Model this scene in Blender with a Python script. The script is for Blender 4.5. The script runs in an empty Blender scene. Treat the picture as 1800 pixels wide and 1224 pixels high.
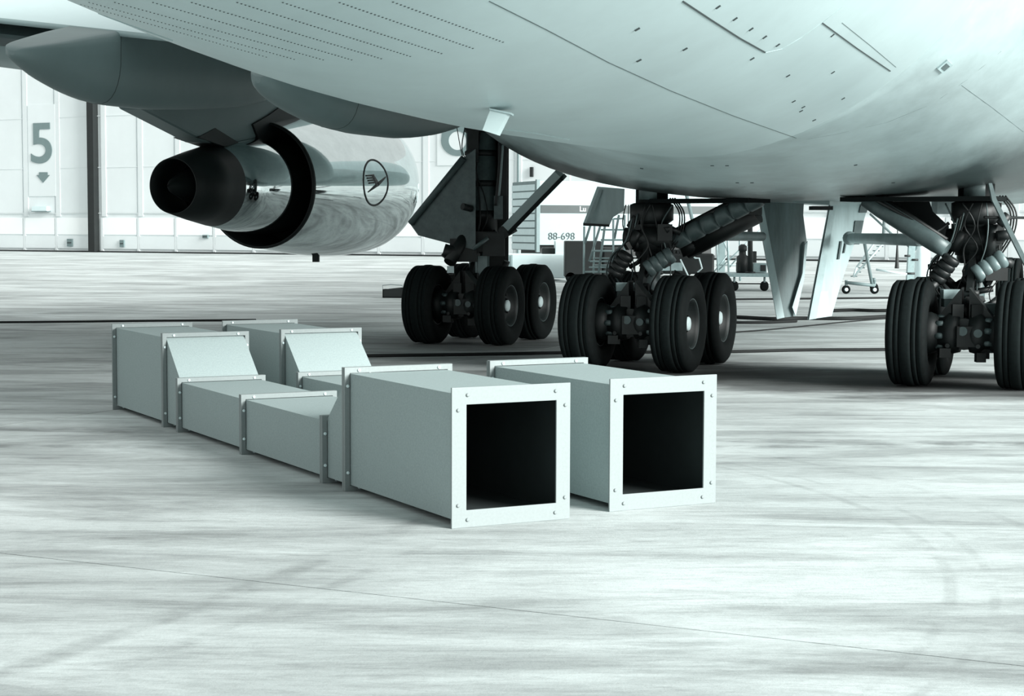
import bpy, math, random
from mathutils import Vector, Matrix
from mathutils.bvhtree import BVHTree
random.seed(7)
S = bpy.context.scene
COL = S.collection
PI = math.pi

# ------------------------------------------------------------------ camera, world, sun, exposure
F_PX, HORIZON, ROLL, CAM_H = 3051.4, 402.5, 0.0032, 1.7
PITCH = math.atan((612 - HORIZON) / F_PX)
cam_data = bpy.data.cameras.new('camera')
cam_data.sensor_width = 36.0
cam_data.lens = 36.0 * F_PX / 1800
cam_data.clip_end = 2000
cam = bpy.data.objects.new('camera', cam_data)
COL.objects.link(cam)
cR, cF, cU = Vector((1, 0, 0)), Vector((0, math.cos(PITCH), -math.sin(PITCH))), Vector((0, math.sin(PITCH), math.cos(PITCH)))
_c, _s = math.cos(ROLL), math.sin(ROLL)
camR, camU = _c * cR + _s * cU, -_s * cR + _c * cU
CAM = Vector((0, 0, CAM_H))
m = Matrix((camR, camU, -cF)).transposed().to_4x4()
m.translation = CAM
cam.matrix_world = m
S.camera = cam

world = bpy.data.worlds.new('overcast_sky')
S.world = world
world.use_nodes = True
world.node_tree.nodes['Background'].inputs[0].default_value = (0.94, 1.0, 0.985, 1)
world.node_tree.nodes['Background'].inputs[1].default_value = 0.48

sun_data = bpy.data.lights.new('hazy_sun', 'SUN')
sun_data.energy = 6.0
sun_data.angle = math.radians(34)
sun_data.color = (0.98, 1.0, 0.975)
sun = bpy.data.objects.new('hazy_sun', sun_data)
COL.objects.link(sun)
sun_to = Vector((0.79, -0.53, 0.33)).normalized()
sun.rotation_euler = sun_to.to_track_quat('Z', 'Y').to_euler()

S.view_settings.view_transform = 'Standard'
S.view_settings.look = 'None'
S.view_settings.gamma = 1
S.view_settings.use_curve_mapping = False
S.view_settings.exposure = 0.75


# ------------------------------------------------------------------ back-projection of measured points
def ray(px, py):
    return cF + camR * ((px - 900) / F_PX) + camU * ((612 - py) / F_PX)


def at(px, py, Y):
    d = ray(px, py)
    return CAM + d * (Y / d.y)


def gp(px, py, z=0.0):
    d = ray(px, py)
    return CAM + d * ((z - CAM_H) / d.z)


# ------------------------------------------------------------------ materials
def mat(name, v, rough=0.6, metal=0.0, var=0.12, scale=3.0, tint=None, stretch=(1, 1, 1), spec=0.5, bump=0.0):
    """v: green albedo; tint: red and blue factors."""
    k = tint or ((0.68 + 0.2 * v), 1.015)
    col = (v * k[0], v, v * k[1], 1)
    mt = bpy.data.materials.new(name)
    mt.use_nodes = True
    nt = mt.node_tree
    b = nt.nodes['Principled BSDF']
    b.inputs['Roughness'].default_value = rough
    b.inputs['Metallic'].default_value = metal
    b.inputs['Specular IOR Level'].default_value = spec
    tc = nt.nodes.new('ShaderNodeTexCoord')
    mp = nt.nodes.new('ShaderNodeMapping')
    mp.inputs['Scale'].default_value = stretch
    nz = nt.nodes.new('ShaderNodeTexNoise')
    nz.inputs['Scale'].default_value = scale
    nz.inputs['Detail'].default_value = 6
    nz.inputs['Roughness'].default_value = 0.65
    rp = nt.nodes.new('ShaderNodeValToRGB')
    rp.color_ramp.elements[0].position = 0.3
    rp.color_ramp.elements[1].position = 0.7
    rp.color_ramp.elements[0].color = tuple(c * (1 - var) for c in col[:3]) + (1,)
    rp.color_ramp.elements[1].color = tuple(min(1, c * (1 + var)) for c in col[:3]) + (1,)
    nt.links.new(tc.outputs['Object'], mp.inputs['Vector'])
    nt.links.new(mp.outputs['Vector'], nz.inputs['Vector'])
    nt.links.new(nz.outputs['Fac'], rp.inputs['Fac'])
    nt.links.new(rp.outputs['Color'], b.inputs['Base Color'])
    if bump:
        bp = nt.nodes.new('ShaderNodeBump')
        bp.inputs['Strength'].default_value = bump
        bp.inputs['Distance'].default_value = 0.02
        nt.links.new(nz.outputs['Fac'], bp.inputs['Height'])
        nt.links.new(bp.outputs['Normal'], b.inputs['Normal'])
    return mt


M = {}
M['duct'] = mat('duct_grey_paint', 0.375, 0.75, var=0.10, scale=90, tint=(0.83, 1.0), spec=0.15)
M['flange'] = mat('duct_flange_paint', 0.255, 0.55, var=0.05, scale=60, tint=(0.87, 1.0), spec=0.3)
M['duct_in'] = mat('duct_inside_shade', 0.03, 0.7, var=0.2)  # darkness inside the duct painted into the colour; no separate lining
M['bolt'] = mat('zinc_bolt', 0.85, 0.4, var=0.03)
M['skin'] = mat('fuselage_grey_paint', 0.5, 0.38, var=0.07, scale=1.2, tint=(0.8, 1.01))
M['skin_dark'] = mat('seam_dark', 0.05, 0.6)
M['fairing'] = mat('fairing_grey_paint', 0.44, 0.36, var=0.25, scale=0.9, tint=(0.8, 1.01))
M['canoe'] = mat('flap_fairing_paint', 0.19, 0.45, var=0.06, scale=1.5)
M['wing_white'] = mat('flap_top_white', 0.8, 0.4, var=0.02)
M['wing'] = mat('wing_underside_grey', 0.42, 0.45, var=0.08, scale=1)
M['chrome'] = mat('polished_metal', 0.76, 0.05, 1.0, var=0.08, scale=4, tint=(0.92, 1.0))
M['steel_dark'] = mat('burnt_nozzle_metal', 0.012, 0.5, 0.0, var=0.25, scale=3, spec=0.3)
M['black'] = mat('black_inside', 0.008, 0.8, var=0.1, spec=0.1)
M['logo'] = mat('black_marking', 0.012, 0.5)
M['tire'] = mat('tyre_rubber', 0.006, 0.8, var=0.3, scale=14, spec=0.12)
M['tread'] = mat('tyre_tread_worn', 0.011, 0.85, var=0.2, scale=20, spec=0.08)
M['upper_white'] = mat('fuselage_top_white', 0.82, 0.35, var=0.02)
M['rim'] = mat('wheel_rim_dark', 0.014, 0.55, 0.1, var=0.3, scale=9)
M['rim_edge'] = mat('wheel_rim_edge', 0.10, 0.4, 0.3)
M['cap'] = mat('hub_cap_light', 0.75, 0.5, var=0.1, scale=40)
M['gear'] = mat('greasy_gear_metal', 0.010, 0.5, 0.1, var=0.4, scale=8)
M['gear_mid'] = mat('gear_grey_paint', 0.105, 0.45, 0.1, var=0.25, scale=8)
M['gear_light'] = mat('gear_light_paint', 0.42, 0.45, var=0.15, scale=6)
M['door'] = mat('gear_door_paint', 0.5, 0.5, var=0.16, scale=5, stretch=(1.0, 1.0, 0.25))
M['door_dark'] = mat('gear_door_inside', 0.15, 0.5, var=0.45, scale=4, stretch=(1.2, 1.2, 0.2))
M['white'] = mat('white_paint', 0.82, 0.5, var=0.03)
M['truck'] = mat('truck_grey_white', 0.42, 0.5, var=0.04, scale=2)
M['mid'] = mat('mid_grey_paint', 0.22, 0.55, var=0.1)
M['dark'] = mat('dark_equipment_paint', 0.011, 0.6, var=0.2)
M['ribbed'] = mat('ribbed_actuator_grey', 0.2, 0.4, 0.1, var=0.2)
M['galv'] = mat('galvanised_tube', 0.34, 0.5, 0.3, var=0.15, scale=10)
M['wall'] = mat('hangar_white_cladding', 0.8, 0.7, var=0.03, scale=0.4, tint=(0.94, 1.01))
M['wall_rib'] = mat('hangar_rib', 0.76, 0.7, var=0.03, scale=0.4, tint=(0.94, 1.01))
M['pane'] = mat('hangar_window', 0.97, 0.3, var=0.01, tint=(0.97, 1.0))
M['mark'] = mat('grey_door_number', 0.24, 0.6, var=0.05)
M['stripe'] = mat('stripe_dark', 0.045, 0.5)
M['shutter'] = mat('shutter_pale_metal', 0.7, 0.5, var=0.05)
M['cable'] = mat('black_rubber_cable', 0.006, 0.8, var=0.2)


def grimy_shade(mt, spots):
    """belly shade painted into the colour around the wheel wells, mixed with streaked dirt"""
    nt = mt.node_tree; N, L = nt.nodes, nt.links
    b = N['Principled BSDF']; src = b.inputs['Base Color'].links[0].from_socket
    tc = N.new('ShaderNodeTexCoord'); mp = N.new('ShaderNodeMapping')
    mp.inputs['Rotation'].default_value = (0, 0, math.radians(22)); mp.inputs['Scale'].default_value = (1.6, 0.5, 1.0)
    nz = N.new('ShaderNodeTexNoise'); nz.inputs['Scale'].default_value = 1.1; nz.inputs['Detail'].default_value = 7; nz.inputs['Roughness'].default_value = 0.62
    L.new(tc.outputs['Object'], mp.inputs['Vector']); L.new(mp.outputs['Vector'], nz.inputs['Vector'])
    for p, r in spots:
        d = N.new('ShaderNodeVectorMath'); d.operation = 'DISTANCE'; L.new(tc.outputs['Object'], d.inputs[0]); d.inputs[1].default_value = p
        ma = N.new('ShaderNodeMath'); ma.operation = 'MULTIPLY_ADD'; ma.inputs[1].default_value = -1.0 / r; ma.inputs[2].default_value = 1.0
        L.new(d.outputs['Value'], ma.inputs[0])
        ad = N.new('ShaderNodeMath'); ad.operation = 'ADD'; L.new(ma.outputs[0], ad.inputs[0]); L.new(nz.outputs['Fac'], ad.inputs[1])
        rp = N.new('ShaderNodeValToRGB'); rp.color_ramp.elements[0].position = 0.5; rp.color_ramp.elements[1].position = 1.05
        rp.color_ramp.elements[0].color = (1, 1, 1, 1); rp.color_ramp.elements[1].color = (0.26, 0.28, 0.28, 1)
        L.new(ad.outputs[0], rp.inputs['Fac'])
        mx = N.new('ShaderNodeMix'); mx.data_type = 'RGBA'; mx.blend_type = 'MULTIPLY'; mx.inputs[0].default_value = 1.0
        L.new(src, mx.inputs[6]); L.new(rp.outputs['Color'], mx.inputs[7]); src = mx.outputs[2]
    L.new(src, b.inputs['Base Color'])


grimy_shade(M['fairing'], [((-1.7, 1.0, 2.0), 2.8), ((1.7, -1.0, 2.0), 2.6), ((-3.0, 2.6, 2.3), 3.0), ((-2.2, 0.6, 2.3), 2.6)])  # underside shade and some dirt darkened into the fairing paint


def concrete():
    mt = bpy.data.materials.new('apron_concrete')
    mt.use_nodes = True
    nt = mt.node_tree
    N, L = nt.nodes, nt.links
    b = N['Principled BSDF']
    b.inputs['Roughness'].default_value = 0.8
    b.inputs['Specular IOR Level'].default_value = 0.25
    geo = N.new('ShaderNodeNewGeometry')

    def noise(scale, stretch, rot, detail=6, rough=0.6, dist=0.0):
        mp = N.new('ShaderNodeMapping')
        mp.inputs['Rotation'].default_value = (0, 0, rot)
        mp.inputs['Scale'].default_value = stretch
        L.new(geo.outputs['Position'], mp.inputs['Vector'])
        n = N.new('ShaderNodeTexNoise')
        n.inputs['Scale'].default_value = scale
        n.inputs['Detail'].default_value = detail
        n.inputs['Roughness'].default_value = rough
        n.inputs['Distortion'].default_value = dist
        L.new(mp.outputs['Vector'], n.inputs['Vector'])
        return n.outputs['Fac']

    def ramp(fac, p0, p1, c0, c1):
        r = N.new('ShaderNodeValToRGB')
        r.color_ramp.elements[0].position = p0
        r.color_ramp.elements[1].position = p1
        r.color_ramp.elements[0].color = (c0, c0, c0, 1)
        r.color_ramp.elements[1].color = (c1, c1, c1, 1)
        L.new(fac, r.inputs['Fac'])
        return r.outputs['Color']

    def mul(a, b_, f=1.0):
        mx = N.new('ShaderNodeMix')
        mx.data_type = 'RGBA'
        mx.blend_type = 'MULTIPLY'
        mx.inputs[0].default_value = f
        L.new(a, mx.inputs[6])
        L.new(b_, mx.inputs[7])
        return mx.outputs[2]

    base = N.new('ShaderNodeRGB')
    base.outputs[0].default_value = (0.66, 0.71, 0.706, 1)
    c = base.outputs[0]
    c = mul(c, ramp(noise(0.22, (1, 1, 1), 0.3, 5, 0.55, 0.6), 0.36, 0.62, 0.72, 1.0))
    c = mul(c, ramp(noise(0.9, (0.35, 1.3, 1), 0.15, 8, 0.65, 0.8), 0.38, 0.56, 0.60, 1.0))
    c = mul(c, ramp(noise(3.2, (0.25, 1.6, 1), -0.25, 6, 0.7, 0.5), 0.34, 0.5, 0.76, 1.0))
    c = mul(c, ramp(noise(16, (0.5, 1.6, 1), 0.1, 5, 0.7), 0.36, 0.55, 0.86, 1.0))
    c = mul(c, ramp(noise(140, (1, 1, 1), 0, 3, 0.6), 0.3, 0.6, 0.9, 1.0))

    # curved tyre marks (arcs about a far centre)
    def arc(cx, cy, r, w, strength, x0, x1):
        d = N.new('ShaderNodeVectorMath')
        d.operation = 'DISTANCE'
        L.new(geo.outputs['Position'], d.inputs[0])
        d.inputs[1].default_value = (cx, cy, 0)
        s1 = N.new('ShaderNodeMath'); s1.operation = 'SUBTRACT'; s1.inputs[1].default_value = r
        L.new(d.outputs['Value'], s1.inputs[0])
        ab = N.new('ShaderNodeMath'); ab.operation = 'ABSOLUTE'
        L.new(s1.outputs[0], ab.inputs[0])
        mr = N.new('ShaderNodeMapRange')
        mr.inputs['From Min'].default_value = w * 0.4
        mr.inputs['From Max'].default_value = w
        mr.inputs['To Min'].default_value = 1
        mr.inputs['To Max'].default_value = 0
        L.new(ab.outputs[0], mr.inputs['Value'])
        nn = ramp(noise(2.2, (1, 1, 1), 0.5, 4, 0.6), 0.42, 0.62, 0.0, 1.0)
        mm = N.new('ShaderNodeMath'); mm.operation = 'MULTIPLY'
        L.new(mr.outputs[0], mm.inputs[0]); L.new(nn, mm.inputs[1])
        return ramp(mm.outputs[0], 0.0, 1.0, 1.0, strength)
    c = mul(c, arc(-3.5, 9.5, 5.75, 0.045, 0.82, 0, 0))
    c = mul(c, arc(-3.5, 9.5, 5.95, 0.035, 0.85, 0, 0))
    c = mul(c, arc(-3.5, 9.5, 6.45, 0.05, 0.86, 0, 0))
    c = mul(c, arc(-38.3, 23.2, 40.0, 0.10, 0.72, 0, 0))
    c = mul(c, arc(-38.3, 23.2, 40.35, 0.06, 0.82, 0, 0))
    c = mul(c, arc(-2.0, 60.0, 47.3, 0.09, 0.72, 0, 0))
    c = mul(c, arc(-2.0, 60.0, 46.6, 0.14, 0.68, 0, 0))
    c = mul(c, arc(6.0, 80.0, 66.2, 0.2, 0.7, 0, 0))
    c = mul(c, arc(1.0, 70.0, 56.5, 0.1, 0.74, 0, 0))
    def shade_blot(cx, cy, r, strength):  # wheel shadow and oil under the gears, painted into the concrete colour
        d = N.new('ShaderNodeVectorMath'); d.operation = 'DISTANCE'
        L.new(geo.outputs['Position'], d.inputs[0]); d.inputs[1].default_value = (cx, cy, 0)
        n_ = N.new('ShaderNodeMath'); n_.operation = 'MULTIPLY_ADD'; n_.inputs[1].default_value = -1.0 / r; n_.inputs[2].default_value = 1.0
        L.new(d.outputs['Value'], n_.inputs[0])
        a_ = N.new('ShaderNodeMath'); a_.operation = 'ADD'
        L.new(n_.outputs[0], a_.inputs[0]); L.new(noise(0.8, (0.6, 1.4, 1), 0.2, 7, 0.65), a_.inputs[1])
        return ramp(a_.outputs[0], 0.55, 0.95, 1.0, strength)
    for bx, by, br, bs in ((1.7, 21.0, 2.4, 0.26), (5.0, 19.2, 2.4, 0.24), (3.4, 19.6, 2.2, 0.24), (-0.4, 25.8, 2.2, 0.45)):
        c = mul(c, shade_blot(bx, by, br, bs))
    oi = N.new('ShaderNodeObjectInfo')
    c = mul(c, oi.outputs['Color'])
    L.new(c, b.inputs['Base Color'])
    bp = N.new('ShaderNodeBump')
    bp.inputs['Strength'].default_value = 0.25
    bp.inputs['Distance'].default_value = 0.01
    L.new(noise(40, (1, 1, 1), 0, 6, 0.7), bp.inputs['Height'])
    L.new(bp.outputs['Normal'], b.inputs['Normal'])
    return mt


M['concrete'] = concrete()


# ------------------------------------------------------------------ mesh builder
class MB:
    def __init__(s, off=(0, 0, 0)):
        s.v, s.f, s.mi, s.sm = [], [], [], []
        s.off = Vector(off)

    def add(s, vs, fs, mi=0, smooth=False):
        n = len(s.v)
        s.v += [Vector(p) - s.off for p in vs]
        for f in fs:
            s.f.append([n + i for i in f]); s.mi.append(mi); s.sm.append(smooth)
        return s

    def box(s, c, size, R=None, mi=0):
        c = Vector(c); hx, hy, hz = size[0] / 2, size[1] / 2, size[2] / 2
        ps = [Vector((x, y, z)) for x in (-hx, hx) for y in (-hy, hy) for z in (-hz, hz)]
        if R is not None: ps = [R @ p for p in ps]
        return s.add([c + p for p in ps], [(0, 1, 3, 2), (4, 6, 7, 5), (0, 4, 5, 1), (2, 3, 7, 6), (0, 2, 6, 4), (1, 5, 7, 3)], mi)

    def beam(s, p0, p1, w, h, mi=0, up=(0, 0, 1)):
        p0, p1 = Vector(p0), Vector(p1)
        d = (p1 - p0).normalized(); u = Vector(up)
        sd = d.cross(u)
        if sd.length < 1e-4: sd = d.cross(Vector((1, 0, 0)))
        sd.normalize(); u = sd.cross(d)
        ps = [p + sd * a * w / 2 + u * b * h / 2 for p in (p0, p1) for a, b in ((-1, -1), (1, -1), (1, 1), (-1, 1))]
        return s.add(ps, [(3, 2, 1, 0), (4, 5, 6, 7), (0, 1, 5, 4), (1, 2, 6, 5), (2, 3, 7, 6), (3, 0, 4, 7)], mi)

    def cyl(s, p0, p1, r0, r1=None, n=16, mi=0, caps=True):
        r1 = r0 if r1 is None else r1
        return s.lathe(Vector(p0), Vector(p1) - Vector(p0), [(0, r0), ((Vector(p1) - Vector(p0)).length, r1)], n, mi, caps)

    def lathe(s, p, axis, prof, n=24, mi=0, caps=True, smooth=True, mis=None):
        p = Vector(p); d = Vector(axis).normalized()
        a = d.cross(Vector((0, 0, 1)))
        if a.length < 1e-3: a = Vector((1, 0, 0))
        a.normalize(); b = d.cross(a)
        vs = []
        for (t, r) in prof:
            for k in range(n):
                th = 2 * PI * k / n
                vs.append(p + d * t + (a * math.cos(th) + b * math.sin(th)) * r)
        for i in range(len(prof) - 1):
            pass
        base = len(s.v)
        s.v += [Vector(q) - s.off for q in vs]
        for i in range(len(prof) - 1):
            for k in range(n):
                k2 = (k + 1) % n
                s.f.append([base + i * n + k, base + i * n + k2, base + (i + 1) * n + k2, base + (i + 1) * n + k])
                s.mi.append(mis[i] if mis else mi); s.sm.append(smooth)
        if caps:
            s.f.append([base + k for k in range(n)][::-1]); s.mi.append(mis[0] if mis else mi); s.sm.append(False)
            s.f.append([base + (len(prof) - 1) * n + k for k in range(n)]); s.mi.append(mis[-1] if mis else mi); s.sm.append(False)
        return s

    def tube(s, pts, r, n=8, mi=0, smooth_path=True):
        pts = [Vector(p) for p in pts]
        if smooth_path and len(pts) > 2:
            out = []
            for i in range(len(pts) - 1):
                a, b_, c_, d_ = pts[max(0, i - 1)], pts[i], pts[i + 1], pts[min(len(pts) - 1, i + 2)]
                for k in range(5):
                    t = k / 5
                    out.append(0.5 * ((2 * b_) + (c_ - a) * t + (2 * a - 5 * b_ + 4 * c_ - d_) * t * t + (3 * b_ - a - 3 * c_ + d_) * t ** 3))
            out.append(pts[-1]); pts = out
        rings = []
        up = Vector((0.13, 0.31, 0.94))
        for i, p in enumerate(pts):
            d = (pts[min(i + 1, len(pts) - 1)] - pts[max(i - 1, 0)]).normalized()
            a = d.cross(up)
            if a.length < 1e-3: a = d.cross(Vector((1, 0, 0)))
            a.normalize(); b_ = d.cross(a); 
            rings.append([p + (a * math.cos(2 * PI * k / n) + b_ * math.sin(2 * PI * k / n)) * r for k in range(n)])
        base = len(s.v)
        for rg in rings: s.v += [q - s.off for q in rg]
        for i in range(len(rings) - 1):
            for k in range(n):
                k2 = (k + 1) % n
                s.f.append([base + i * n + k, base + i * n + k2, base + (i + 1) * n + k2, base + (i + 1) * n + k]); s.mi.append(mi); s.sm.append(True)
        s.f.append([base + k for k in range(n)][::-1]); s.mi.append(mi); s.sm.append(False)
        s.f.append([base + (len(rings) - 1) * n + k for k in range(n)]); s.mi.append(mi); s.sm.append(False)
        return s

    def prism(s, poly, vec, mi=0):
        """polygon (3D points) pushed along vec"""
        vec = Vector(vec); n = len(poly)
        ps = [Vector(p) for p in poly] + [Vector(p) + vec for p in poly]
        fs = [list(range(n))[::-1], [n + i for i in range(n)]] + [[i, (i + 1) % n, n + (i + 1) % n, n + i] for i in range(n)]
        return s.add(ps, fs, mi)

    def loft(s, rings, mi=0, caps=True, closed=True):
        n = len(rings[0]); base = len(s.v)
        for rg in rings: s.v += [Vector(q) - s.off for q in rg]
        for i in range(len(rings) - 1):
            for k in range(n if closed else n - 1):
                k2 = (k + 1) % n
                s.f.append([base + i * n + k, base + i * n + k2, base + (i + 1) * n + k2, base + (i + 1) * n + k]); s.mi.append(mi); s.sm.append(True)
        if caps:
            s.f.append([base + k for k in range(n)][::-1]); s.mi.append(mi); s.sm.append(False)
            s.f.append([base + (len(rings) - 1) * n + k for k in range(n)]); s.mi.append(mi); s.sm.append(False)
        return s

    def mesh(s, name, mats):
        import bmesh
        me = bpy.data.meshes.new(name)
        me.from_pydata([tuple(p) for p in s.v], [], s.f)
        for mt in (mats if isinstance(mats, (list, tuple)) else [mats]): me.materials.append(mt)
        for p, a, b_ in zip(me.polygons, s.mi, s.sm):
            p.material_index = a; p.use_smooth = b_
        bm = bmesh.new(); bm.from_mesh(me)
        bmesh.ops.recalc_face_normals(bm, faces=bm.faces)
        bm.to_mesh(me); bm.free()
        return me

    def build(s, name, mats, parent=None, bevel=0.0, loc=None):
        o = bpy.data.objects.new(name, s.mesh(name, mats))
        COL.objects.link(o)
        if parent is not None: o.parent = parent
        if loc is not None: o.location = loc
        if bevel:
            bv = o.modifiers.new('bevel', 'BEVEL'); bv.width = bevel; bv.segments = 2; bv.limit_method = 'ANGLE'
        return o


def tag(o, label, cat, group=None, kind=None):
    o['label'] = label; o['category'] = cat
    if group: o['group'] = group
    if kind: o['kind'] = kind
    return o


def empty(name, loc, rz=0, parent=None):
    o = bpy.data.objects.new(name, None); COL.objects.link(o)
    o.location = loc; o.rotation_euler = (0, 0, rz); o.empty_display_size = 0.2
    if parent is not None: o.parent = parent
    return o


def children(o): return [c for c in bpy.data.objects if c.parent == o]


def copy_tree(o, parent=None):
    c = o.copy(); COL.objects.link(c)
    if parent is not None: c.parent = parent
    for ch in children(o): copy_tree(ch, c)
    return c


def text_mesh(body, size, extrude=0.01, xs=1.0, weight=0.0):
    cu = bpy.data.curves.new('text', 'FONT')
    cu.body = body; cu.size = size; cu.extrude = extrude; cu.align_x = 'CENTER'; cu.align_y = 'CENTER'; cu.offset = weight
    o = bpy.data.objects.new('text', cu); COL.objects.link(o)
    dg = bpy.context.evaluated_depsgraph_get()
    me = bpy.data.meshes.new_from_object(o.evaluated_get(dg))
    bpy.data.objects.remove(o)
    for v in me.vertices: v.co.x *= xs
    return me


# ------------------------------------------------------------------ ground: concrete slabs
floor = MB().box((0, 90, -0.26), (700, 700, 0.4)).build('floor', M['dark'])
floor['kind'] = 'structure'
SA = math.radians(-26.1)                      # direction of the lateral joints
ev, nv = Vector((math.cos(SA), math.sin(SA), 0)), Vector((-math.sin(SA), math.cos(SA), 0))
joint = gp(900, 1072)                         # a point on the near joint
k_pt = gp(110, 734)
SL = 10.0
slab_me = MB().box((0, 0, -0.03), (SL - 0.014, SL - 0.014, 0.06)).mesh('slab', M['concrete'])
n0, e0 = joint.dot(nv), k_pt.dot(ev)
for i in range(-8, 10):
    for j in range(-2, 15):
        c = ev * (e0 + (i + 0.5) * SL) + nv * (n0 + (j + 0.5) * SL)
        if abs(c.x) > 22 + 0.42 * max(c.y, 0) or c.y < -16 or c.y > 150: continue
        o = bpy.data.objects.new('slab', slab_me); COL.objects.link(o)
        o.parent = floor; o.location = c; o.rotation_euler = (0, 0, SA)
        tn_ = 0.88 if (i < 0 and j == 0) else 0.92 if j == -1 else random.uniform(0.9, 1.0)
        o.color = (tn_, tn_, tn_, 1)
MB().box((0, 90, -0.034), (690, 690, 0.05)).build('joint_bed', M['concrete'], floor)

# ------------------------------------------------------------------ hangar wall with sliding doors
h0, h1 = gp(0, 441.5), gp(720, 450.3)
h0.z = h1.z = 0
wd = (h1 - h0).normalized(); wn = Vector((wd.y, -wd.x, 0))
if wn.y > 0: wn = -wn


def wall_s(px, py):
    d = ray(px, py); t = (h0 - CAM).dot(wn) / d.dot(wn); p = CAM + d * t
    return (p - h0).dot(wd), p.z


def wp(s_, z, out=0.0): return h0 + wd * s_ + wn * out + Vector((0, 0, z))


Rw = Matrix((wd, -wn, Vector((0, 0, 1)))).transposed()


def wbox(mb, s0, s1, z0, z1, out0, out1, mi=0):
    return mb.box(wp((s0 + s1) / 2, (z0 + z1) / 2, (out0 + out1) / 2), (abs(s1 - s0), abs(out1 - out0), abs(z1 - z0)), Rw, mi)


S0, S1, WH = -45.0, 95.0, 24.0
wall = wbox(MB(), S0, S1, 0, WH, -1.0, 0.0).build('wall_back', M['wall'])
wall['kind'] = 'structure'
zb0, zb1 = wall_s(70, 412)[1], wall_s(70, 383)[1]
sb = [wall_s(x, 400)[0] for x in (180, 245, 310, 377)]
bay = (sb[3] - sb[0]) / 3
left = wall_s(43.5, 400)[0]
edges = [left - 2.9 * k for k in range(1, 10)] + [left, wall_s(99.5, 400)[0]] + [wall_s(161, 400)[0]] + [sb[0] + bay * k for k in range(0, 28)]
edges.sort()
for i in range(len(edges) - 1):
    a, b_ = edges[i], edges[i + 1]
    if b_ - a < 1.5 or a < S0 or b_ > S1: continue
    wbox(MB(), a + 0.14, b_ - 0.14, zb0, zb1, -0.02, 0.06).build('window_pane', M['pane'], wall)
    wbox(MB(), a + 0.1, b_ - 0.1, 0.25, zb0 - 0.1, -0.02, 0.08).build('door_lower_panel', M['wall'], wall)
    wbox(MB(), a + 0.32, b_ - 0.1, zb1 + 0.35, WH - 1, -0.02, 0.05).build('door_upper_panel', M['wall'], wall)
for s_ in edges:
    if S0 < s_ < S1:
        wbox(MB(), s_ - 0.07, s_ + 0.12, 0.1, zb1, -0.02, 0.08).build('mullion', M['wall_rib'], wall)
        wbox(MB(), s_ + 0.05, s_ + 0.45, zb1 + 0.1, WH - 0.5, -0.02, 0.09).build('pilaster', M['wall_rib'], wall)
for px_, py_ in ((150, 375), (150, 295), (150, 205)):
    z = wall_s(px_, py_)[1]
    wbox(MB(), S0 + 0.1, S1 - 0.1, z - 0.03, z + 0.03, -0.02, 0.07).build('girt', M['wall_rib'], wall)
wbox(MB(), S0, S1, 0.0, 0.09, -0.02, 0.22).build('door_rail', M['dark'], wall)
sp0, sp1 = wall_s(163.5, 400)[0], wall_s(174.5, 400)[0]
wbox(MB(), sp0, sp1, 0.05, WH - 0.3, -0.02, 0.5).build('door_post', M['dark'], wall)
for (x0, y0, x1, y1) in ((121, 420, 130, 433.5), (213.5, 422, 221, 434.5), (359, 413, 368, 419)):
    s0_, zt = wall_s(x0, y0); s1_, zl = wall_s(x1, y1)
    mb = MB()
    wbox(mb, s0_, s1_, zl, zt, -0.02, 0.2)
    wbox(mb, s0_ + 0.05, s1_ - 0.05, (zl + zt) / 2 - 0.02, (zl + zt) / 2 + 0.02, 0.2, 0.24, 1)
    mb.build('switch_box', [M['mid'], M['dark']], wall)
s0_, zt = wall_s(62, 363); s1_, zl = wall_s(88, 371)
mb = MB(); wbox(mb, s0_, s1_, zl, zt, -0.02, 0.35); wbox(mb, s0_, s1_ + 0.12, zl - 0.05, zl, -0.02, 0.4, 1)
mb.build('door_sign', [M['white'], M['mid']], wall)  # small white sign box on the door


def wall_text(body, px0, py0, px1, py1, name, mt, weight=0.0):
    s0, z1 = wall_s(px0, py0); s1, z0 = wall_s(px1, py1)
    me = text_mesh(body, 4.0, 0.02, weight=weight)
    xs = [v.co.x for v in me.vertices]; ys = [v.co.y for v in me.vertices]
    for v in me.vertices:
        fx = (v.co.x - min(xs)) / (max(xs) - min(xs)); fy = (v.co.y - min(ys)) / (max(ys) - min(ys))
        p = wp(s0 + fx * (s1 - s0), z0 + fy * (z1 - z0), 0.13 + v.co.z)
        v.co = p
    me.materials.clear(); me.materials.append(mt)
    o = bpy.data.objects.new(name, me); COL.objects.link(o); o.parent = wall
    return o


s0_, zt = wall_s(50, 185); s1_, zl = wall_s(100, 345)
wbox(MB(), s0_, s1_, zl, zt, -0.02, 0.1).build('number_panel', M['wall'], wall)
wall_text('5', 56, 217, 94, 287, 'number_marking', M['mark'], 0.05)
s0_, zt = wall_s(770, 150); s1_, zl = wall_s(842, 290)
wbox(MB(), s0_, s1_, zl, zt, -0.02, 0.1).build('number_panel', M['wall'], wall)
def wpx(x, y):
    s_, z = wall_s(x, y); return wp(s_, z, 0.1)


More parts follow.
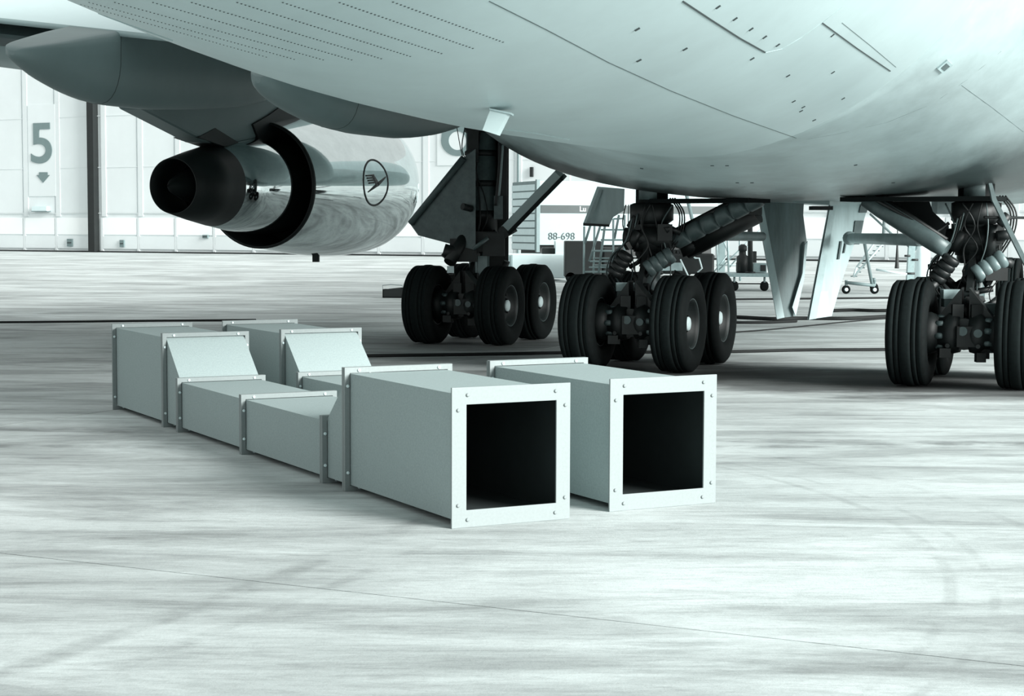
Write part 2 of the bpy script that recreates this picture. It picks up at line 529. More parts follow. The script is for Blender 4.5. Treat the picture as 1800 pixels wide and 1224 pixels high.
six = MB()
n6 = 40
for i in range(n6):
    q = []
    for r_, k in ((1, i), (1, i + 1), (0, i + 1), (0, i)):
        th = 2 * PI * k / n6
        q.append(wpx(806 + (29 if r_ else 15.5) * math.cos(th), 247.5 + (27 if r_ else 16.5) * math.sin(th)))
    six.prism(q, wn * 0.03)
stem = [(777, 247), (780, 222), (790, 198), (806, 182), (832, 176), (832, 187), (812, 192), (800, 204), (793, 222), (790.5, 247)]
for k in range(4): six.prism([wpx(*stem[k]), wpx(*stem[k + 1]), wpx(*stem[8 - k]), wpx(*stem[9 - k])], wn * 0.031)
six.build('number_marking', M['mark'], wall)
for px_, y0_, y1_, w_ in ((912, 225, 318, 1.3),):
    s_, z0_ = wall_s(px_, y1_); _, z1_ = wall_s(px_, y0_)
    wbox(MB(), s_ - .05, s_ + .05, 0.1, WH - 1, -0.02, 0.15).build('downpipe', M['mid'], wall)
s0_, zt = wall_s(934, 294); s1_, zl = wall_s(938.5, 311)
wbox(MB(), s0_, s1_, zl, zt, -0.02, 0.2).build('wall_sign', M['dark'], wall)  # small dark slot-shaped sign
pts = []
for x, y in ((71, 303), (86, 303), (86, 308), (89.5, 308), (78, 321.5), (66.5, 308), (71, 308)):
    s_, z = wall_s(x, y); pts.append(wp(s_, z, 0.11))
MB().prism(pts, wn * 0.03).build('arrow_marking', M['mark'], wall)

# ------------------------------------------------------------------ air ducts
DA = 0.4868
D1 = Vector((-0.339, 9.7512, 0))
DW, DH, DL = 0.772, 0.8042, 0.4535
LIP, FT = 0.04, 0.026


def ring_mb(mb, y0, y1, w, h, iw0, ih0, iw1, ih1, mi=0):
    """rectangular frame: outer x 0..w, z 0..h; hole iw0..iw1, ih0..ih1; from y0 to y1"""
    o = [(0, 0), (w, 0), (w, h), (0, h)]; q = [(iw0, ih0), (iw1, ih0), (iw1, ih1), (iw0, ih1)]
    vs = [(x, y, z) for y in (y0, y1) for ring in (o, q) for x, z in ring]
    fs = []
    for k in range(4):
        k2 = (k + 1) % 4
        fs += [(k, k2, 4 + k2, 4 + k), (8 + k, 12 + k, 12 + k2, 8 + k2), (k, 8 + k, 8 + k2, k2), (4 + k, 4 + k2, 12 + k2, 12 + k)]
    return mb.add(vs, fs, mi)


def shell_mb(ya, ha, yb, hb, t=0.004):
    mb = MB(); x0, x1 = LIP, DW - LIP

    def rr(y, h, g): return [(x0 + g, y, LIP + g), (x1 - g, y, LIP + g), (x1 - g, y, h - LIP - g), (x0 + g, y, h - LIP - g)]
    vs = rr(ya, ha, 0) + rr(yb, hb, 0) + rr(ya, ha, t) + rr(yb, hb, t)
    fs = []
    for k in range(4):
        k2 = (k + 1) % 4
        fs += [(k, k2, 4 + k2, 4 + k), (8 + k, 12 + k, 12 + k2, 8 + k2), (k, 8 + k, 8 + k2, k2), (4 + k, 4 + k2, 12 + k2, 12 + k)]
    mb.add(vs, fs)
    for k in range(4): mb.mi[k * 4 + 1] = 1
    return mb


def bolts_mb(y, side, h):
    mb = MB(); c = LIP * 0.5
    for x, z in ((0.1, c), (DW - 0.1, c), (0.1, h - c), (DW - 0.1, h - c), (c, 0.12), (c, h - 0.12), (DW - c, 0.12), (DW - c, h - 0.12)):
        mb.lathe((x, y, z), (0, side, 0), [(0, 0.011), (0.006, 0.011), (0.009, 0.006)], 8, 0)
    return mb


def make_duct():
    root = empty('air_duct', D1, DA)
    st = [(0.0, DH), (1.605, DH), (2.0, DL), (3.635, DL), (5.24, DL), (5.655, DH), (7.27, DH)]
    names = ['duct_box', 'duct_transition', 'low_duct_box', 'low_duct_box', 'duct_transition', 'duct_box']
    for i in range(6):
        (ya, ha), (yb, hb) = st[i], st[i + 1]
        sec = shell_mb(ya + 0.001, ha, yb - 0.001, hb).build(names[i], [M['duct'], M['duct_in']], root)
        g = 0.004
        if i == 0:
            fl = MB(); ring_mb(fl, 0, 0.014, DW, DH, 0.094, 0.10, DW - 0.094, DH - 0.10)
            fl.build('end_flange', M['flange'], sec, bevel=0.003)
            mb = MB()
            for x, z in ((0.1, 0.045), (DW - 0.1, 0.045), (0.1, DH - 0.045), (DW - 0.1, DH - 0.045), (0.04, 0.13), (0.04, DH - 0.13), (DW - 0.035, 0.13), (DW - 0.035, DH - 0.13)):
                mb.lathe((x, 0, z), (0, -1, 0), [(0, 0.011), (0.005, 0.011), (0.008, 0.006)], 8, 0)
            b = mb.build('bolt_heads', M['flange'], sec); b['kind'] = 'stuff'
        else:
            fl = MB(); ring_mb(fl, ya + 0.0015, ya + FT, DW, ha, LIP - g, LIP - g, DW - LIP + g, ha - LIP + g)
            fl.build('flange', M['flange'], sec, bevel=0.002)
        fl = MB(); ring_mb(fl, yb - FT, yb - 0.0015, DW, hb, LIP - g, LIP - g, DW - LIP + g, hb - LIP + g)
        fl.build('flange', M['flange'], sec, bevel=0.002)
        b = bolts_mb(yb - FT, -1, hb).build('bolt_heads', M['bolt'], sec); b['kind'] = 'stuff'
    return root


duct = make_duct()
duct2 = copy_tree(duct)
ltv, axv = Vector((math.cos(DA), math.sin(DA), 0)), Vector((-math.sin(DA), math.cos(DA), 0))
duct2.location = D1 + ltv * 1.106 + axv * 0.105
tag(duct, 'grey sheet metal air duct with a low middle, the nearer one left of its twin', 'air duct', 'grey air ducts laid out on the apron')
tag(duct2, 'grey sheet metal air duct with a low middle, the further one nearest the aircraft wheels', 'air duct', 'grey air ducts laid out on the apron')

# ------------------------------------------------------------------ airliner
PSI = math.radians(22)
fw, rt = Vector((math.sin(PSI), math.cos(PSI), 0)), Vector((math.cos(PSI), -math.sin(PSI), 0))
AO = Vector((3.43, 20.46, 0))


def A(u, v, z): return AO + fw * u + rt * v + Vector((0, 0, z))


plane = empty('airliner', AO)
tag(plane, 'large grey airliner seen from under its tail, wheels and one polished engine showing', 'airplane')


def PM(): return MB(AO)


def interp(nodes, u):
    """monotone-ish cubic through nodes [(u, a, b, ...)]"""
    if u <= nodes[0][0]: return nodes[0][1:]
    if u >= nodes[-1][0]: return nodes[-1][1:]
    for i in range(len(nodes) - 1):
        if nodes[i][0] <= u <= nodes[i + 1][0]:
            a, b_ = nodes[i], nodes[i + 1]; pa = nodes[max(0, i - 1)]; nb = nodes[min(len(nodes) - 1, i + 2)]
            h = b_[0] - a[0]; t = (u - a[0]) / h; out = []
            for k in range(1, len(a)):
                d = (b_[k] - a[k]) / h
                da = (a[k] - pa[k]) / (a[0] - pa[0]) if i > 0 else d
                db = (nb[k] - b_[k]) / (nb[0] - b_[0]) if i + 2 < len(nodes) else d
                ma = 0 if da * d <= 0 else 2 * da * d / (da + d)
                mb_ = 0 if db * d <= 0 else 2 * db * d / (db + d)
                out.append((2 * t**3 - 3 * t**2 + 1) * a[k] + (t**3 - 2 * t**2 + t) * h * ma + (-2 * t**3 + 3 * t**2) * b_[k] + (t**3 - t**2) * h * mb_)
            return out


def se_ring(u, hw, rz, zc, p, n=72, a0=0.0, a1=2 * PI):
    out = []
    for k in range(n):
        th = a0 + (a1 - a0) * k / n - PI / 2
        c, s_ = math.cos(th), math.sin(th)
        out.append(A(u, hw * math.copysign(abs(c) ** (2 / p), c), zc + rz * math.copysign(abs(s_) ** (2 / p), s_)))
    return out


FUS = [(-38, 0.35, 0.35, 8.6), (-32, 1.0, 1.05, 7.95), (-26, 1.75, 1.8, 7.25), (-20, 2.4, 2.45, 6.6), (-16, 2.79, 2.84, 6.17), (-14, 3.02, 3.02, 5.94),
       (-12, 3.16, 3.16, 5.76), (-10, 3.235, 3.235, 5.665), (-8, 3.25, 3.25, 5.62), (5, 3.25, 3.25, 5.6), (20, 3.25, 3.25, 5.6), (25, 3.0, 3.0, 5.5), (29, 2.2, 2.2, 5.1), (32, 0.3, 0.3, 4.6)]
us = [-38 + 0.5 * i for i in range(141)]
mb = PM(); mb.loft([se_ring(u, *interp(FUS, u), 2.0, n=128) for u in us])
for k, f in enumerate(mb.f):
    if sum(mb.v[i].z for i in f) / len(f) > 5.15: mb.mi[k] = 1
fus = mb.build('fuselage', [M['skin'], M['upper_white']], plane)
BEL = [(-5.4, 3.22, 3.22, 5.62, 2.0), (-4, 3.55, 2.9, 5.21, 2.15), (-2, 4.1, 2.48, 4.62, 2.4), (0, 4.6, 2.24, 4.3, 2.55), (2, 4.9, 2.25, 4.3, 2.55), (7, 4.9, 2.25, 4.3, 2.55), (11, 4.4, 2.1, 4.3, 2.4), (15, 3.4, 1.7, 4.3, 2.3), (18, 2.2, 1.2, 4.5, 2.2)]
us = [-5.4 + 0.36 * i for i in range(66)]
mb = PM(); mb.loft([se_ring(u, *interp(BEL, u), n=96) for u in us])
bel = mb.build('belly_fairing', M['fairing'], plane)

deps = bpy.context.evaluated_depsgraph_get()


def bvh_of(objs):
    vs, fs = [], []
    for o in objs:
        n = len(vs); vs += [v.co + AO for v in o.data.vertices]; fs += [[n + i for i in p.vertices] for p in o.data.polygons]
    return BVHTree.FromPolygons(vs, fs)


HULL = bvh_of([fus, bel])


def hit(px, py):
    p, n, _, _ = HULL.ray_cast(CAM, ray(px, py).normalized())
    if p is None: return None, None
    if n.dot(CAM - p) < 0: n = -n
    return p, n


def seam(pts, w, name, mt, lift=0.004, step=10):
    """a narrow raised strip lying on the hull, through points of the photograph"""
    P = []
    for i in range(len(pts) - 1):
        (x0, y0), (x1, y1) = pts[i], pts[i + 1]
        k = max(1, int(math.hypot(x1 - x0, y1 - y0) / step))
        for j in range(k): P.append((x0 + (x1 - x0) * j / k, y0 + (y1 - y0) * j / k))
    P.append(pts[-1])
    Q = [hit(*p) for p in P]; Q = [q for q in Q if q[0] is not None]
    rings = []
    for i, (p, n) in enumerate(Q):
        d = (Q[min(i + 1, len(Q) - 1)][0] - Q[max(i - 1, 0)][0])
        if d.length < 1e-6: continue
        sd = d.normalized().cross(n).normalized()
        rings.append([p + sd * w / 2 - n * 0.01, p + sd * w / 2 + n * lift, p - sd * w / 2 + n * lift, p - sd * w / 2 - n * 0.01])
    if len(rings) < 2: return None
    mb = PM(); mb.loft(rings); mb.sm = [False] * len(mb.sm)
    return mb.build(name, mt, plane)


# rivet rows along the lower lobe
rows = [((684, 0), (884, 74)), ((744, 0), (987, 122)), ((590, 0), (831, 85)), ((490, -10), (776, 94)), ((410, -8), (721, 99)), ((330, -8), (670, 103)), ((262, -8), (618, 105)), ((195, -12), (568, 105)),
        ((150, -4), (517, 104)), ((136, 6), (468, 100))]
rv = PM(); cnt = 0
for r_i, ((x0, y0), (x1, y1)) in enumerate(rows):
    if r_i == 1: continue
    pa, na = hit(x1, y1); pb, nb = hit(x0, max(y0, 2) if r_i else 1)
    if pa is None or pb is None: continue
    L_ = (pb - pa).length; n = int(math.hypot(x1 - x0, y1 - max(y0, 2)) / 6.6)
    for k in range(n):
        q = pa.lerp(pb, k / n)
        d = (q - CAM).normalized(); p, nn, _, _ = HULL.ray_cast(CAM, d)
        if p is None: continue
        if nn.dot(CAM - p) < 0: nn = -nn
        ax = (pb - pa).normalized(); sd = ax.cross(nn).normalized(); ax = nn.cross(sd)
        w_, h_ = 0.23 * L_ / n, 0.0065
        vs = [p + ax * w_ * math.cos(t) + sd * h_ * math.sin(t) + nn * 0.001 for t in [i * PI / 3 for i in range(6)]] + [p + nn * 0.004]
        rv.add(vs, [(i, (i + 1) % 6, 6) for i in range(6)])
o = rv.build('rivets', M['skin_dark'], plane); o['kind'] = 'stuff'
seam([(860, 2), (960, 52), (1070, 110), (1180, 160), (1290, 204), (1400, 243)], 0.006, 'skin_lap', M['gear_mid'], 0.002)
seam([(1200, 2), (1250, 35), (1300, 67), (1345, 92)], 0.011, 'panel_seam', M['skin_dark'], 0.004)
seam([(1345, 93), (1375, 86), (1410, 65), (1445, 40), (1480, 12)], 0.004, 'panel_seam', M['gear_light'], 0.002)
seam([(1445, 40), (1505, 84), (1565, 125)], 0.009, 'panel_seam', M['skin_dark'], 0.004)
seam([(1480, 40), (1530, 80), (1575, 118)], 0.003, 'panel_seam', M['gear_mid'], 0.002)
seam([(1690, 150), (1745, 190), (1799, 232)], 0.003, 'panel_seam', M['gear_mid'], 0.002)
seam([(1406, 247), (1470, 236), (1560, 215), (1640, 182), (1700, 140), (1760, 90)], 0.003, 'panel_seam', M['gear_mid'], 0.001)
seam([(880, 226), (940, 234), (1000, 245)], 0.02, 'fairing_edge_seal', M['skin'], 0.006)
seam([(116, 1), (190, 30), (300, 70)], 0.05, 'skin_lap', M['gear_light'], 0.004)
# small drains, latches
dots = PM()
for x, y in ((1262, 12), (1292, 33), (1320, 51), (1344, 65), (1367, 79), (1463, 62), (1464, 127), (1395, 178), (1408, 195), (1322, 103), (1482, 173), (1504, 290), (1296, 321), (1322, 321), (1120, 51), (1204, 86),
             (1252, 291), (1278, 291), (1123, 106), (1385, 133), (1412, 188), (1431, 211), (1570, 321), (1128, 296)):
    p, n = hit(x, y)
    if p is None: continue
    a = n.cross(fw).normalized(); b_ = n.cross(a)
    dots.add([p + a * 0.016 * i + b_ * 0.008 * j + n * 0.006 for i, j in ((-1, -1), (1, -1), (1, 1), (-1, 1))] + [p + a * 0.016 * i + b_ * 0.008 * j - n * 0.01 for i, j in ((-1, -1), (1, -1), (1, 1), (-1, 1))],
             [(0, 1, 2, 3), (0, 4, 5, 1), (1, 5, 6, 2), (2, 6, 7, 3), (3, 7, 4, 0)])
o = dots.build('latches', M['skin_dark'], plane); o['kind'] = 'stuff'
p, n = hit(1660, 116)
a = n.cross(fw).normalized(); b_ = n.cross(a)
Rh = Matrix((a, b_, n)).transposed()
vh = MB(AO).box(p, (0.11, 0.16, 0.03), Rh).box(p + n * 0.012, (0.06, 0.1, 0.012), Rh, 1).build('drain_vent', [M['gear_light'], M['gear_mid']], plane)


# wing -------------------------------------------------------------
def wing_bottom(av): return 3.2 + 0.134 * (av - 5.75)


def wing_section(av):
    le = 12.4 - 0.87 * (av - 3); te = 0.9 if av < 30 else 0.9
    te = min(te, le - 2.0) if av > 14 else te
    te -= max(0, av - 12) * 0.45
    ch = le - te; zb = wing_bottom(av); th = ch * 0.125
    out = []
    low = [(0, .35), (.03, .18), (.1, .08), (.25, .01), (.45, 0.0), (.65, .1), (.85, .3), (1, .62)]
    upp = [(1, .85), (.8, 1.0), (.6, 1.08), (.4, 1.1), (.2, 1.0), (.08, .78), (.02, .52)]
    zt = 1.2 if av < 12 else 1.2
    for x, z in low + upp: out.append(A(le - ch * x, -av, zb + z * (0.55 * th + 0.7)))
    return out


mb = PM(); mb.loft([wing_section(av) for av in (2.6, 4, 6, 8, 10, 12, 15, 18, 22, 26, 30)])
mb.build('wing', M['wing'], plane)
# deployed flap: trailing edge line
TE0 = Vector((-5.18, 21.4, 4.12))


def te(t): return TE0 - rt * t + Vector((0, 0, 0.128 * t))


up = Vector((0, 0, 1))
for (ta, tb) in ((-5.0, 3.2), (3.35, 12.5)):
    rings = []
    n = 6
    for i in range(n + 1):
        t = ta + (tb - ta) * i / n
        p = te(t)
        prof = [(0, .02), (1.0, .42), (2.2, .86), (3.0, 1.10), (3.35, 1.14), (3.5, 1.05), (3.45, .9), (3.0, .72), (2.0, .45), (1.0, .14), (0, -.05)]
        rings.append([p + fw * a_ + up * z_ for a_, z_ in prof])
    mb = PM(); mb.loft(rings)
    nf = len(mb.f)
    for k, f in enumerate(mb.f):
        c = sum((mb.v[i] for i in f), Vector()) / len(f)
    # top faces white, rest grey
    np_ = 11
    for k in range(len(mb.f) - 2):
        mb.mi[k] = 0 if (k % np_) < 5 else 1
    mb.build('flap', [M['wing_white'], M['wing']], plane)
    # lower vane segments under the trailing edge
    for q, (du, dz, c_) in enumerate(((0.45, -0.16, 0.7), (1.0, -0.3, 0.9))):
        mb = PM()
        mb.loft([[te(t) + fw * (du + a_) + up * (dz + z_) for a_, z_ in ((0, 0), (c_ * .5, .12), (c_, .3), (c_ * 1.05, .24), (c_ * .5, .04))] for t in (max(ta, 0.5), tb)])
        mb.sm = [False] * len(mb.sm)
        mb.build('flap_vane', M['gear_mid'] if q == 0 else M['wing'], plane)


# flap track fairings ------------------------------------------------
def canoe(tip, Lh, zs, name='flap_track_fairing'):
    """zs: (fraction along, top z, bottom z, half width); flat topped, round bottomed"""
    prof = [(-.86, 1), (-.5, 1), (0, 1), (.5, 1), (.86, 1), (.95, .97), (1, .9), (1, .7)]
    for k in range(1, 16):
        th = PI * k / 16
        prof.append((math.copysign(abs(math.cos(th)) ** .8, math.cos(th)), .45 - 1.45 * math.sin(th) ** .9))
    prof += [(-1, .7), (-1, .9), (-.95, .97)]
    rings = []
    N = 30
    for i in range(N + 1):
        t = zs[0][0] + (1 - zs[0][0]) * (i / N) ** 1.4
        zt, zb, hw = interp(zs, t)
        c = Vector((tip.x, tip.y, 0)) + fw * (Lh * t)
        rings.append([c + rt * (hw * a_) + up * ((zt + zb) / 2 + (zt - zb) / 2 * b_ - 0.13 * hw * a_) for a_, b_ in prof])
    mb = PM(); mb.loft(rings)
    return mb.build(name, M['canoe'], plane), rings


def canoe_at(tip, Lh, rows_):
    """rows: (px, top py, bottom py, half width) measured along the fairing's own vertical plane"""
    out = []
    for px_, a_, b_, w_ in rows_:
        k = (px_ - 900) / F_PX
        t = (k * tip.y - tip.x) / (Lh * (fw.x - k * fw.y))
        Y = tip.y + fw.y * Lh * t
        zt_ = CAM.z + (HORIZON - a_) / F_PX * Y
        c = Vector((tip.x, tip.y, 0)) + fw * (Lh * t)
        if (c - TE0).dot(fw) > 0.1: zt_ = TE0.z - 0.128 * (c - TE0).dot(rt) + 0.05 + 0.17 * min(2.2, (c - TE0).dot(fw))
        out.append((t, zt_, CAM.z + (HORIZON - b_) / F_PX * Y, w_))
    t0 = out[0][0]
    return out


t1 = at(27, 95, 20.0); L1 = 5.6
z1 = canoe_at(t1, L1, [(27, 95, 103, .04), (31, 90, 110, .12), (45, 85, 122, .2), (80, 77, 148, .29), (130, 65, 174, .36), (165, 58, 186, .39), (190, 57, 190, .40), (240, 63, 195, .42), (310, 70, 196.5, .42), (370, 85, 195, .40), (430, 105, 189, .34), (470, 125, 178, .2), (480, 145, 165, .05)])
c1, rings1 = canoe(t1, L1, z1)
t2 = at(456, 140, 19.0); L2 = 5.9
z2 = canoe_at(t2, L2, [(456, 139, 150, .03), (460, 133, 158, .12), (475, 128, 175, .2), (510, 122, 199, .3), (560, 128, 222, .38), (620, 140, 238, .42), (680, 155, 244.5, .43), (740, 168, 241, .40), (790, 185, 229, .3), (830, 200, 214, .1)])
c2, rings2 = canoe(t2, L2, z2)
for cob, rings, k in ((c1, rings1, 12), (c2, rings2, 12)):
    mb = PM()
    for i, q in enumerate(rings[k]):
        pass
    cen = sum(rings[k], Vector()) / len(rings[k])
    outer = [cen + (q - cen) * 1.006 for q in rings[k]]
    inner = [cen + (q - cen) * 0.98 for q in rings[k]]
    mb.loft([[a_ - fw * .006, a_ + fw * .006, b_ + fw * .006, b_ - fw * .006] for a_, b_ in list(zip(outer, inner)) + [(outer[0], inner[0])]], caps=False)
    mb.build('fairing_joint', M['skin_dark'], cob)

# engine ---------------------------------------------------------------
EC = at(600, 324, 32.4)
ed = (EC - at(306, 327, 27.4)).normalized()
ea = ed.cross(up).normalized()      # to the right of the engine
eb = ea.cross(ed).normalized()


def E_(a_, r, th): return EC + ed * a_ + (ea * math.cos(th) + eb * math.sin(th)) * r


def eng(prof, name, mats, parent, n=64, mis=None):
    mb = PM(); base = []
    mb.lathe(EC, ed, prof, n, 0, caps=False, mis=mis)
    return mb.build(name, mats, parent)


cowl_prof = [(-2.9, 1.07), (-2.6, 1.115), (-2.0, 1.20), (-1.3, 1.27), (-.6, 1.31), (-.1, 1.315), (.3, 1.30), (.6, 1.265), (.8, 1.215), (.92, 1.15), (.95, 1.10)]
engine = eng(cowl_prof + [(.9, 1.04), (.75, 1.0), (.3, .99), (-.2, 1.02), (-1.8, 1.03), (-2.9, 1.05), (-2.9, 1.07)], 'engine_cowl', [M['chrome'], M['black']], plane,
             mis=[0] * 12 + [1] * 6)
eng([(-.3, .05), (-.35, 1.0)], 'fan_face', M['black'], engine)
eng([(-1.7, 1.0), (-1.75, .7)], 'fan_duct', M['black'], engine)
eng([(-1.6, .80), (-2.6, .85), (-3.2, .83), (-3.8, .755), (-4.4, .655), (-4.4, .3)], 'core_cowl', M['chrome'], engine)
eng([(-4.38, .30), (-4.38, .662), (-4.9, .565), (-5.47, .44), (-5.47, .425), (-5.0, .46), (-4.5, .5)], 'exhaust_nozzle', M['steel_dark'], engine)
eng([(-4.6, .36), (-5.1, .24), (-5.45, .12), (-5.62, .01)], 'exhaust_cone', M['steel_dark'], engine, 32)
eng([(-2.93, 1.045), (-2.93, 1.085), (-2.86, 1.087)], 'nozzle_lip', M['steel_dark'], engine)
mb = PM(); mb.box(E_(-1.0, 1.33, -PI / 2), (0.12, 0.12, 0.14)); mb.build('drain_mast', M['steel_dark'], engine)


# crane emblem inside a ring, wrapped on the cowl
def cowl_r(a_):
    for (x0, r0), (x1, r1) in zip(cowl_prof, cowl_prof[1:]):
        if x0 <= a_ <= x1: return r0 + (r1 - r0) * (a_ - x0) / (x1 - x0)
    return 1.2


def lp_target(px, py):
    best = None
    for i in range(-160, 90):
        for j in range(-60, 60):
            a_ = i * .01; th = j * .02
            p = E_(a_, cowl_r(a_), th); d = p - CAM
            z = d.dot(cF); x = 900 + F_PX * d.dot(camR) / z; y = 612 - F_PX * d.dot(camU) / z
            e = (x - px) ** 2 + (y - py) ** 2
            if best is None or e < best[0]: best = (e, a_, th)
    return best[1], best[2]


la, lth = lp_target(661, 321)


def LP(x, y, off=0.006):
    a_ = la + x; return E_(a_, cowl_r(a_) + off, lth + y / 1.3)


def logo_quad(mb, x0, y0, x1, y1, w0, w1, n=6):
    dx, dy = x1 - x0, y1 - y0; l = math.hypot(dx, dy); nx, ny = -dy / l, dx / l
    rings = []
    for i in range(n + 1):
        t = i / n; w = w0 + (w1 - w0) * t; x, y = x0 + dx * t, y0 + dy * t
        rings.append([LP(x + nx * w, y + ny * w), LP(x - nx * w, y - ny * w), LP(x - nx * w, y - ny * w, -.02), LP(x + nx * w, y + ny * w, -.02)])
    mb.loft(rings)


mb = PM(); RL = .42
n = 48; rings = []
for i in range(n + 1):
    th = 2 * PI * i / n
    rings.append([LP(math.cos(th) * r, math.sin(th) * r, o_) for r, o_ in ((RL - .022, .006), (RL + .012, .006), (RL + .012, -.02), (RL - .022, -.02))])
mb.loft(rings, caps=False)
logo_quad(mb, -.27, -.17, .05, -.03, .008, .035); logo_quad(mb, .04, -.04, .35, .10, .036, .010)
logo_quad(mb, .05, -.04, -.10, .13, .05, .03)
for k in range(4): logo_quad(mb, -.05 + .025 * k, .13 - .04 * k, -.33 + .025 * k, .125 - .045 * k, .020, .013)
mb.build('bird_emblem', M['logo'], engine)
# pylon
pyl = [(-6.55, 3.48), (-4.85, 3.07), (-4.3, 3.05), (-2.7, 3.3), (-2.0, 3.62), (0.2, 3.75), (1.0, 4.0), (0.0, 4.5), (-2, 5.0), (-6.4, 5.0), (-7.4, 4.1)]
PC = Vector((EC.x, EC.y, 0)); e2 = Vector((ed.x, ed.y, 0)).normalized()
mb = PM(); mb.prism([PC + e2 * a_ + up * z_ - ea * .22 for a_, z_ in pyl], ea * .44)
pylon = mb.build('pylon', M['canoe'], plane, bevel=0.05)
mb = PM(); mb.prism([PC + e2 * a_ + up * z_ - ea * .26 for a_, z_ in ((-3.3, 3.16), (-2.4, 3.2), (-1.9, 3.72), (-2.4, 3.86), (-3.0, 3.6), (-3.5, 3.42))], ea * .52)
mb.build('pylon_heat_shield', M['steel_dark'], pylon)
mb = PM(); mb.prism([PC + e2 * a_ + up * z_ - ea * .235 for a_, z_ in ((-5.1, 3.13), (-4.2, 3.0), (-3.9, 3.1), (-4.6, 3.3))], ea * .47)
mb.build('pylon_heat_shield', M['steel_dark'], pylon)


# wheels -----------------------------------------------------------------
def tire_prof(R=.585, hw=.22):
    pr = [(-.13, .28), (-.17, .30), (-.205, .36), (-hw, .43), (-hw + .003, .49), (-.2, .542), (-.172, .572)]
    g = [-.12, -.065, 0.0, .065, .12]
    for x in g[:2]: pr += [(x - .0055, R - .006 - abs(x) * .06), (x - .0045, R - .03), (x + .0045, R - .03), (x + .0055, R - .006 - abs(x) * .05)]
    pr += [(-.03, R), (.03, R)]
    for x in g[3:]: pr += [(x - .0055, R - .006 - abs(x) * .05), (x - .0045, R - .03), (x + .0045, R - .03), (x + .0055, R - .006 - abs(x) * .06)]
    pr += [(.172, .572), (.2, .542), (hw - .003, .49), (hw, .43), (.205, .36), (.17, .30), (.13, .28)]
    return pr


tp_ = tire_prof()
tmi = [1 if (min(a_[1], b_[1]) > .5715 or (abs(a_[0]) < .04 and abs(b_[0]) < .04)) and abs(a_[0]) < .18 and abs(b_[0]) < .18 else 0 for a_, b_ in zip(tp_, tp_[1:])]
tire_me = MB().lathe((0, 0, 0), (1, 0, 0), tp_, 56, 0, caps=False, mis=tmi).mesh('tire', [M['tire'], M['tread']])
rim_mb = MB()
rim_mb.lathe((0, 0, 0), (1, 0, 0), [(-.05, .20), (-.12, .28), (-.16, .30), (-.165, .288), (.165, .288), (.175, .302), (.172, .294), (.14, .265), (.06, .235), (.04, .16), (.07, .115), (.11, .10)], 40, 0, caps=False,
             mis=[0, 0, 1, 0, 0, 1, 0, 0, 0, 0, 0])
for k in range(9):
    th = 2 * PI * k / 9
    rim_mb.lathe((.045, .2 * math.cos(th), .2 * math.sin(th)), (1, 0, 0), [(0, .022), (.02, .022)], 8, 2)
rim_me = rim_mb.mesh('rim', [M['rim'], M['rim_edge'], M['gear']])
cap_me = MB().lathe((0, 0, 0), (1, 0, 0), [(.09, .085), (.125, .085), (.14, .07), (.145, .02)], 24).mesh('hub_cap', M['cap'])
brk = MB()
brk.lathe((0, 0, 0), (1, 0, 0), [(-.30, .10), (-.29, .19), (-.2, .23), (-.05, .23)], 28, 0)
for k in range(8):
    th = 2 * PI * k / 8
    brk.lathe((-.27, .17 * math.cos(th), .17 * math.sin(th)), (-1, 0, 0), [(0, .035), (.07, .035), (.08, .02)], 10, 1)
brake_me = brk.mesh('brake', [M['gear'], M['gear_mid']])


def wheel(center, heading, outward, scale=1.0, brake=True):
    """outward: +1 hub cap to the right of the heading, -1 to the left"""
    w = empty('wheel', center - AO, 0, plane)
    w.rotation_euler = (random.uniform(0, 6.28), 0, -heading + (0 if outward > 0 else PI))
    w.rotation_mode = 'XYZ'
    w.scale = (scale,) * 3
    for nm, me in (('tire', tire_me), ('rim', rim_me), ('hub_cap', cap_me)) + ((('brake', brake_me),) if brake else ()):
        o = bpy.data.objects.new(nm, me); COL.objects.link(o); o.parent = w
    return w


RT_ = .583


def bogie(cx, cy, hdg, lat=.565, base=.735):
    f_ = Vector((math.sin(hdg), math.cos(hdg), 0)); r_ = Vector((math.cos(hdg), -math.sin(hdg), 0)); c = Vector((cx, cy, RT_))
    for i in (-1, 1):
        for j in (-1, 1):
            wheel(c + f_ * base * i + r_ * lat * j, hdg, j)
    return c, f_, r_


def ribbed(mb, p0, p1, r, n=5, mi=0, mj=0):
    p0, p1 = Vector(p0), Vector(p1); d = p1 - p0; L = d.length; pr = []
    for i in range(n):
        a_ = L * i / n; b_ = L * (i + 1) / n; q = (b_ - a_)
        pr += [(a_, r * .86), (a_ + q * .15, r), (a_ + q * .8, r), (b_, r * .86)]
    mb.lathe(p0, d, pr, 20, mi)
    return mb


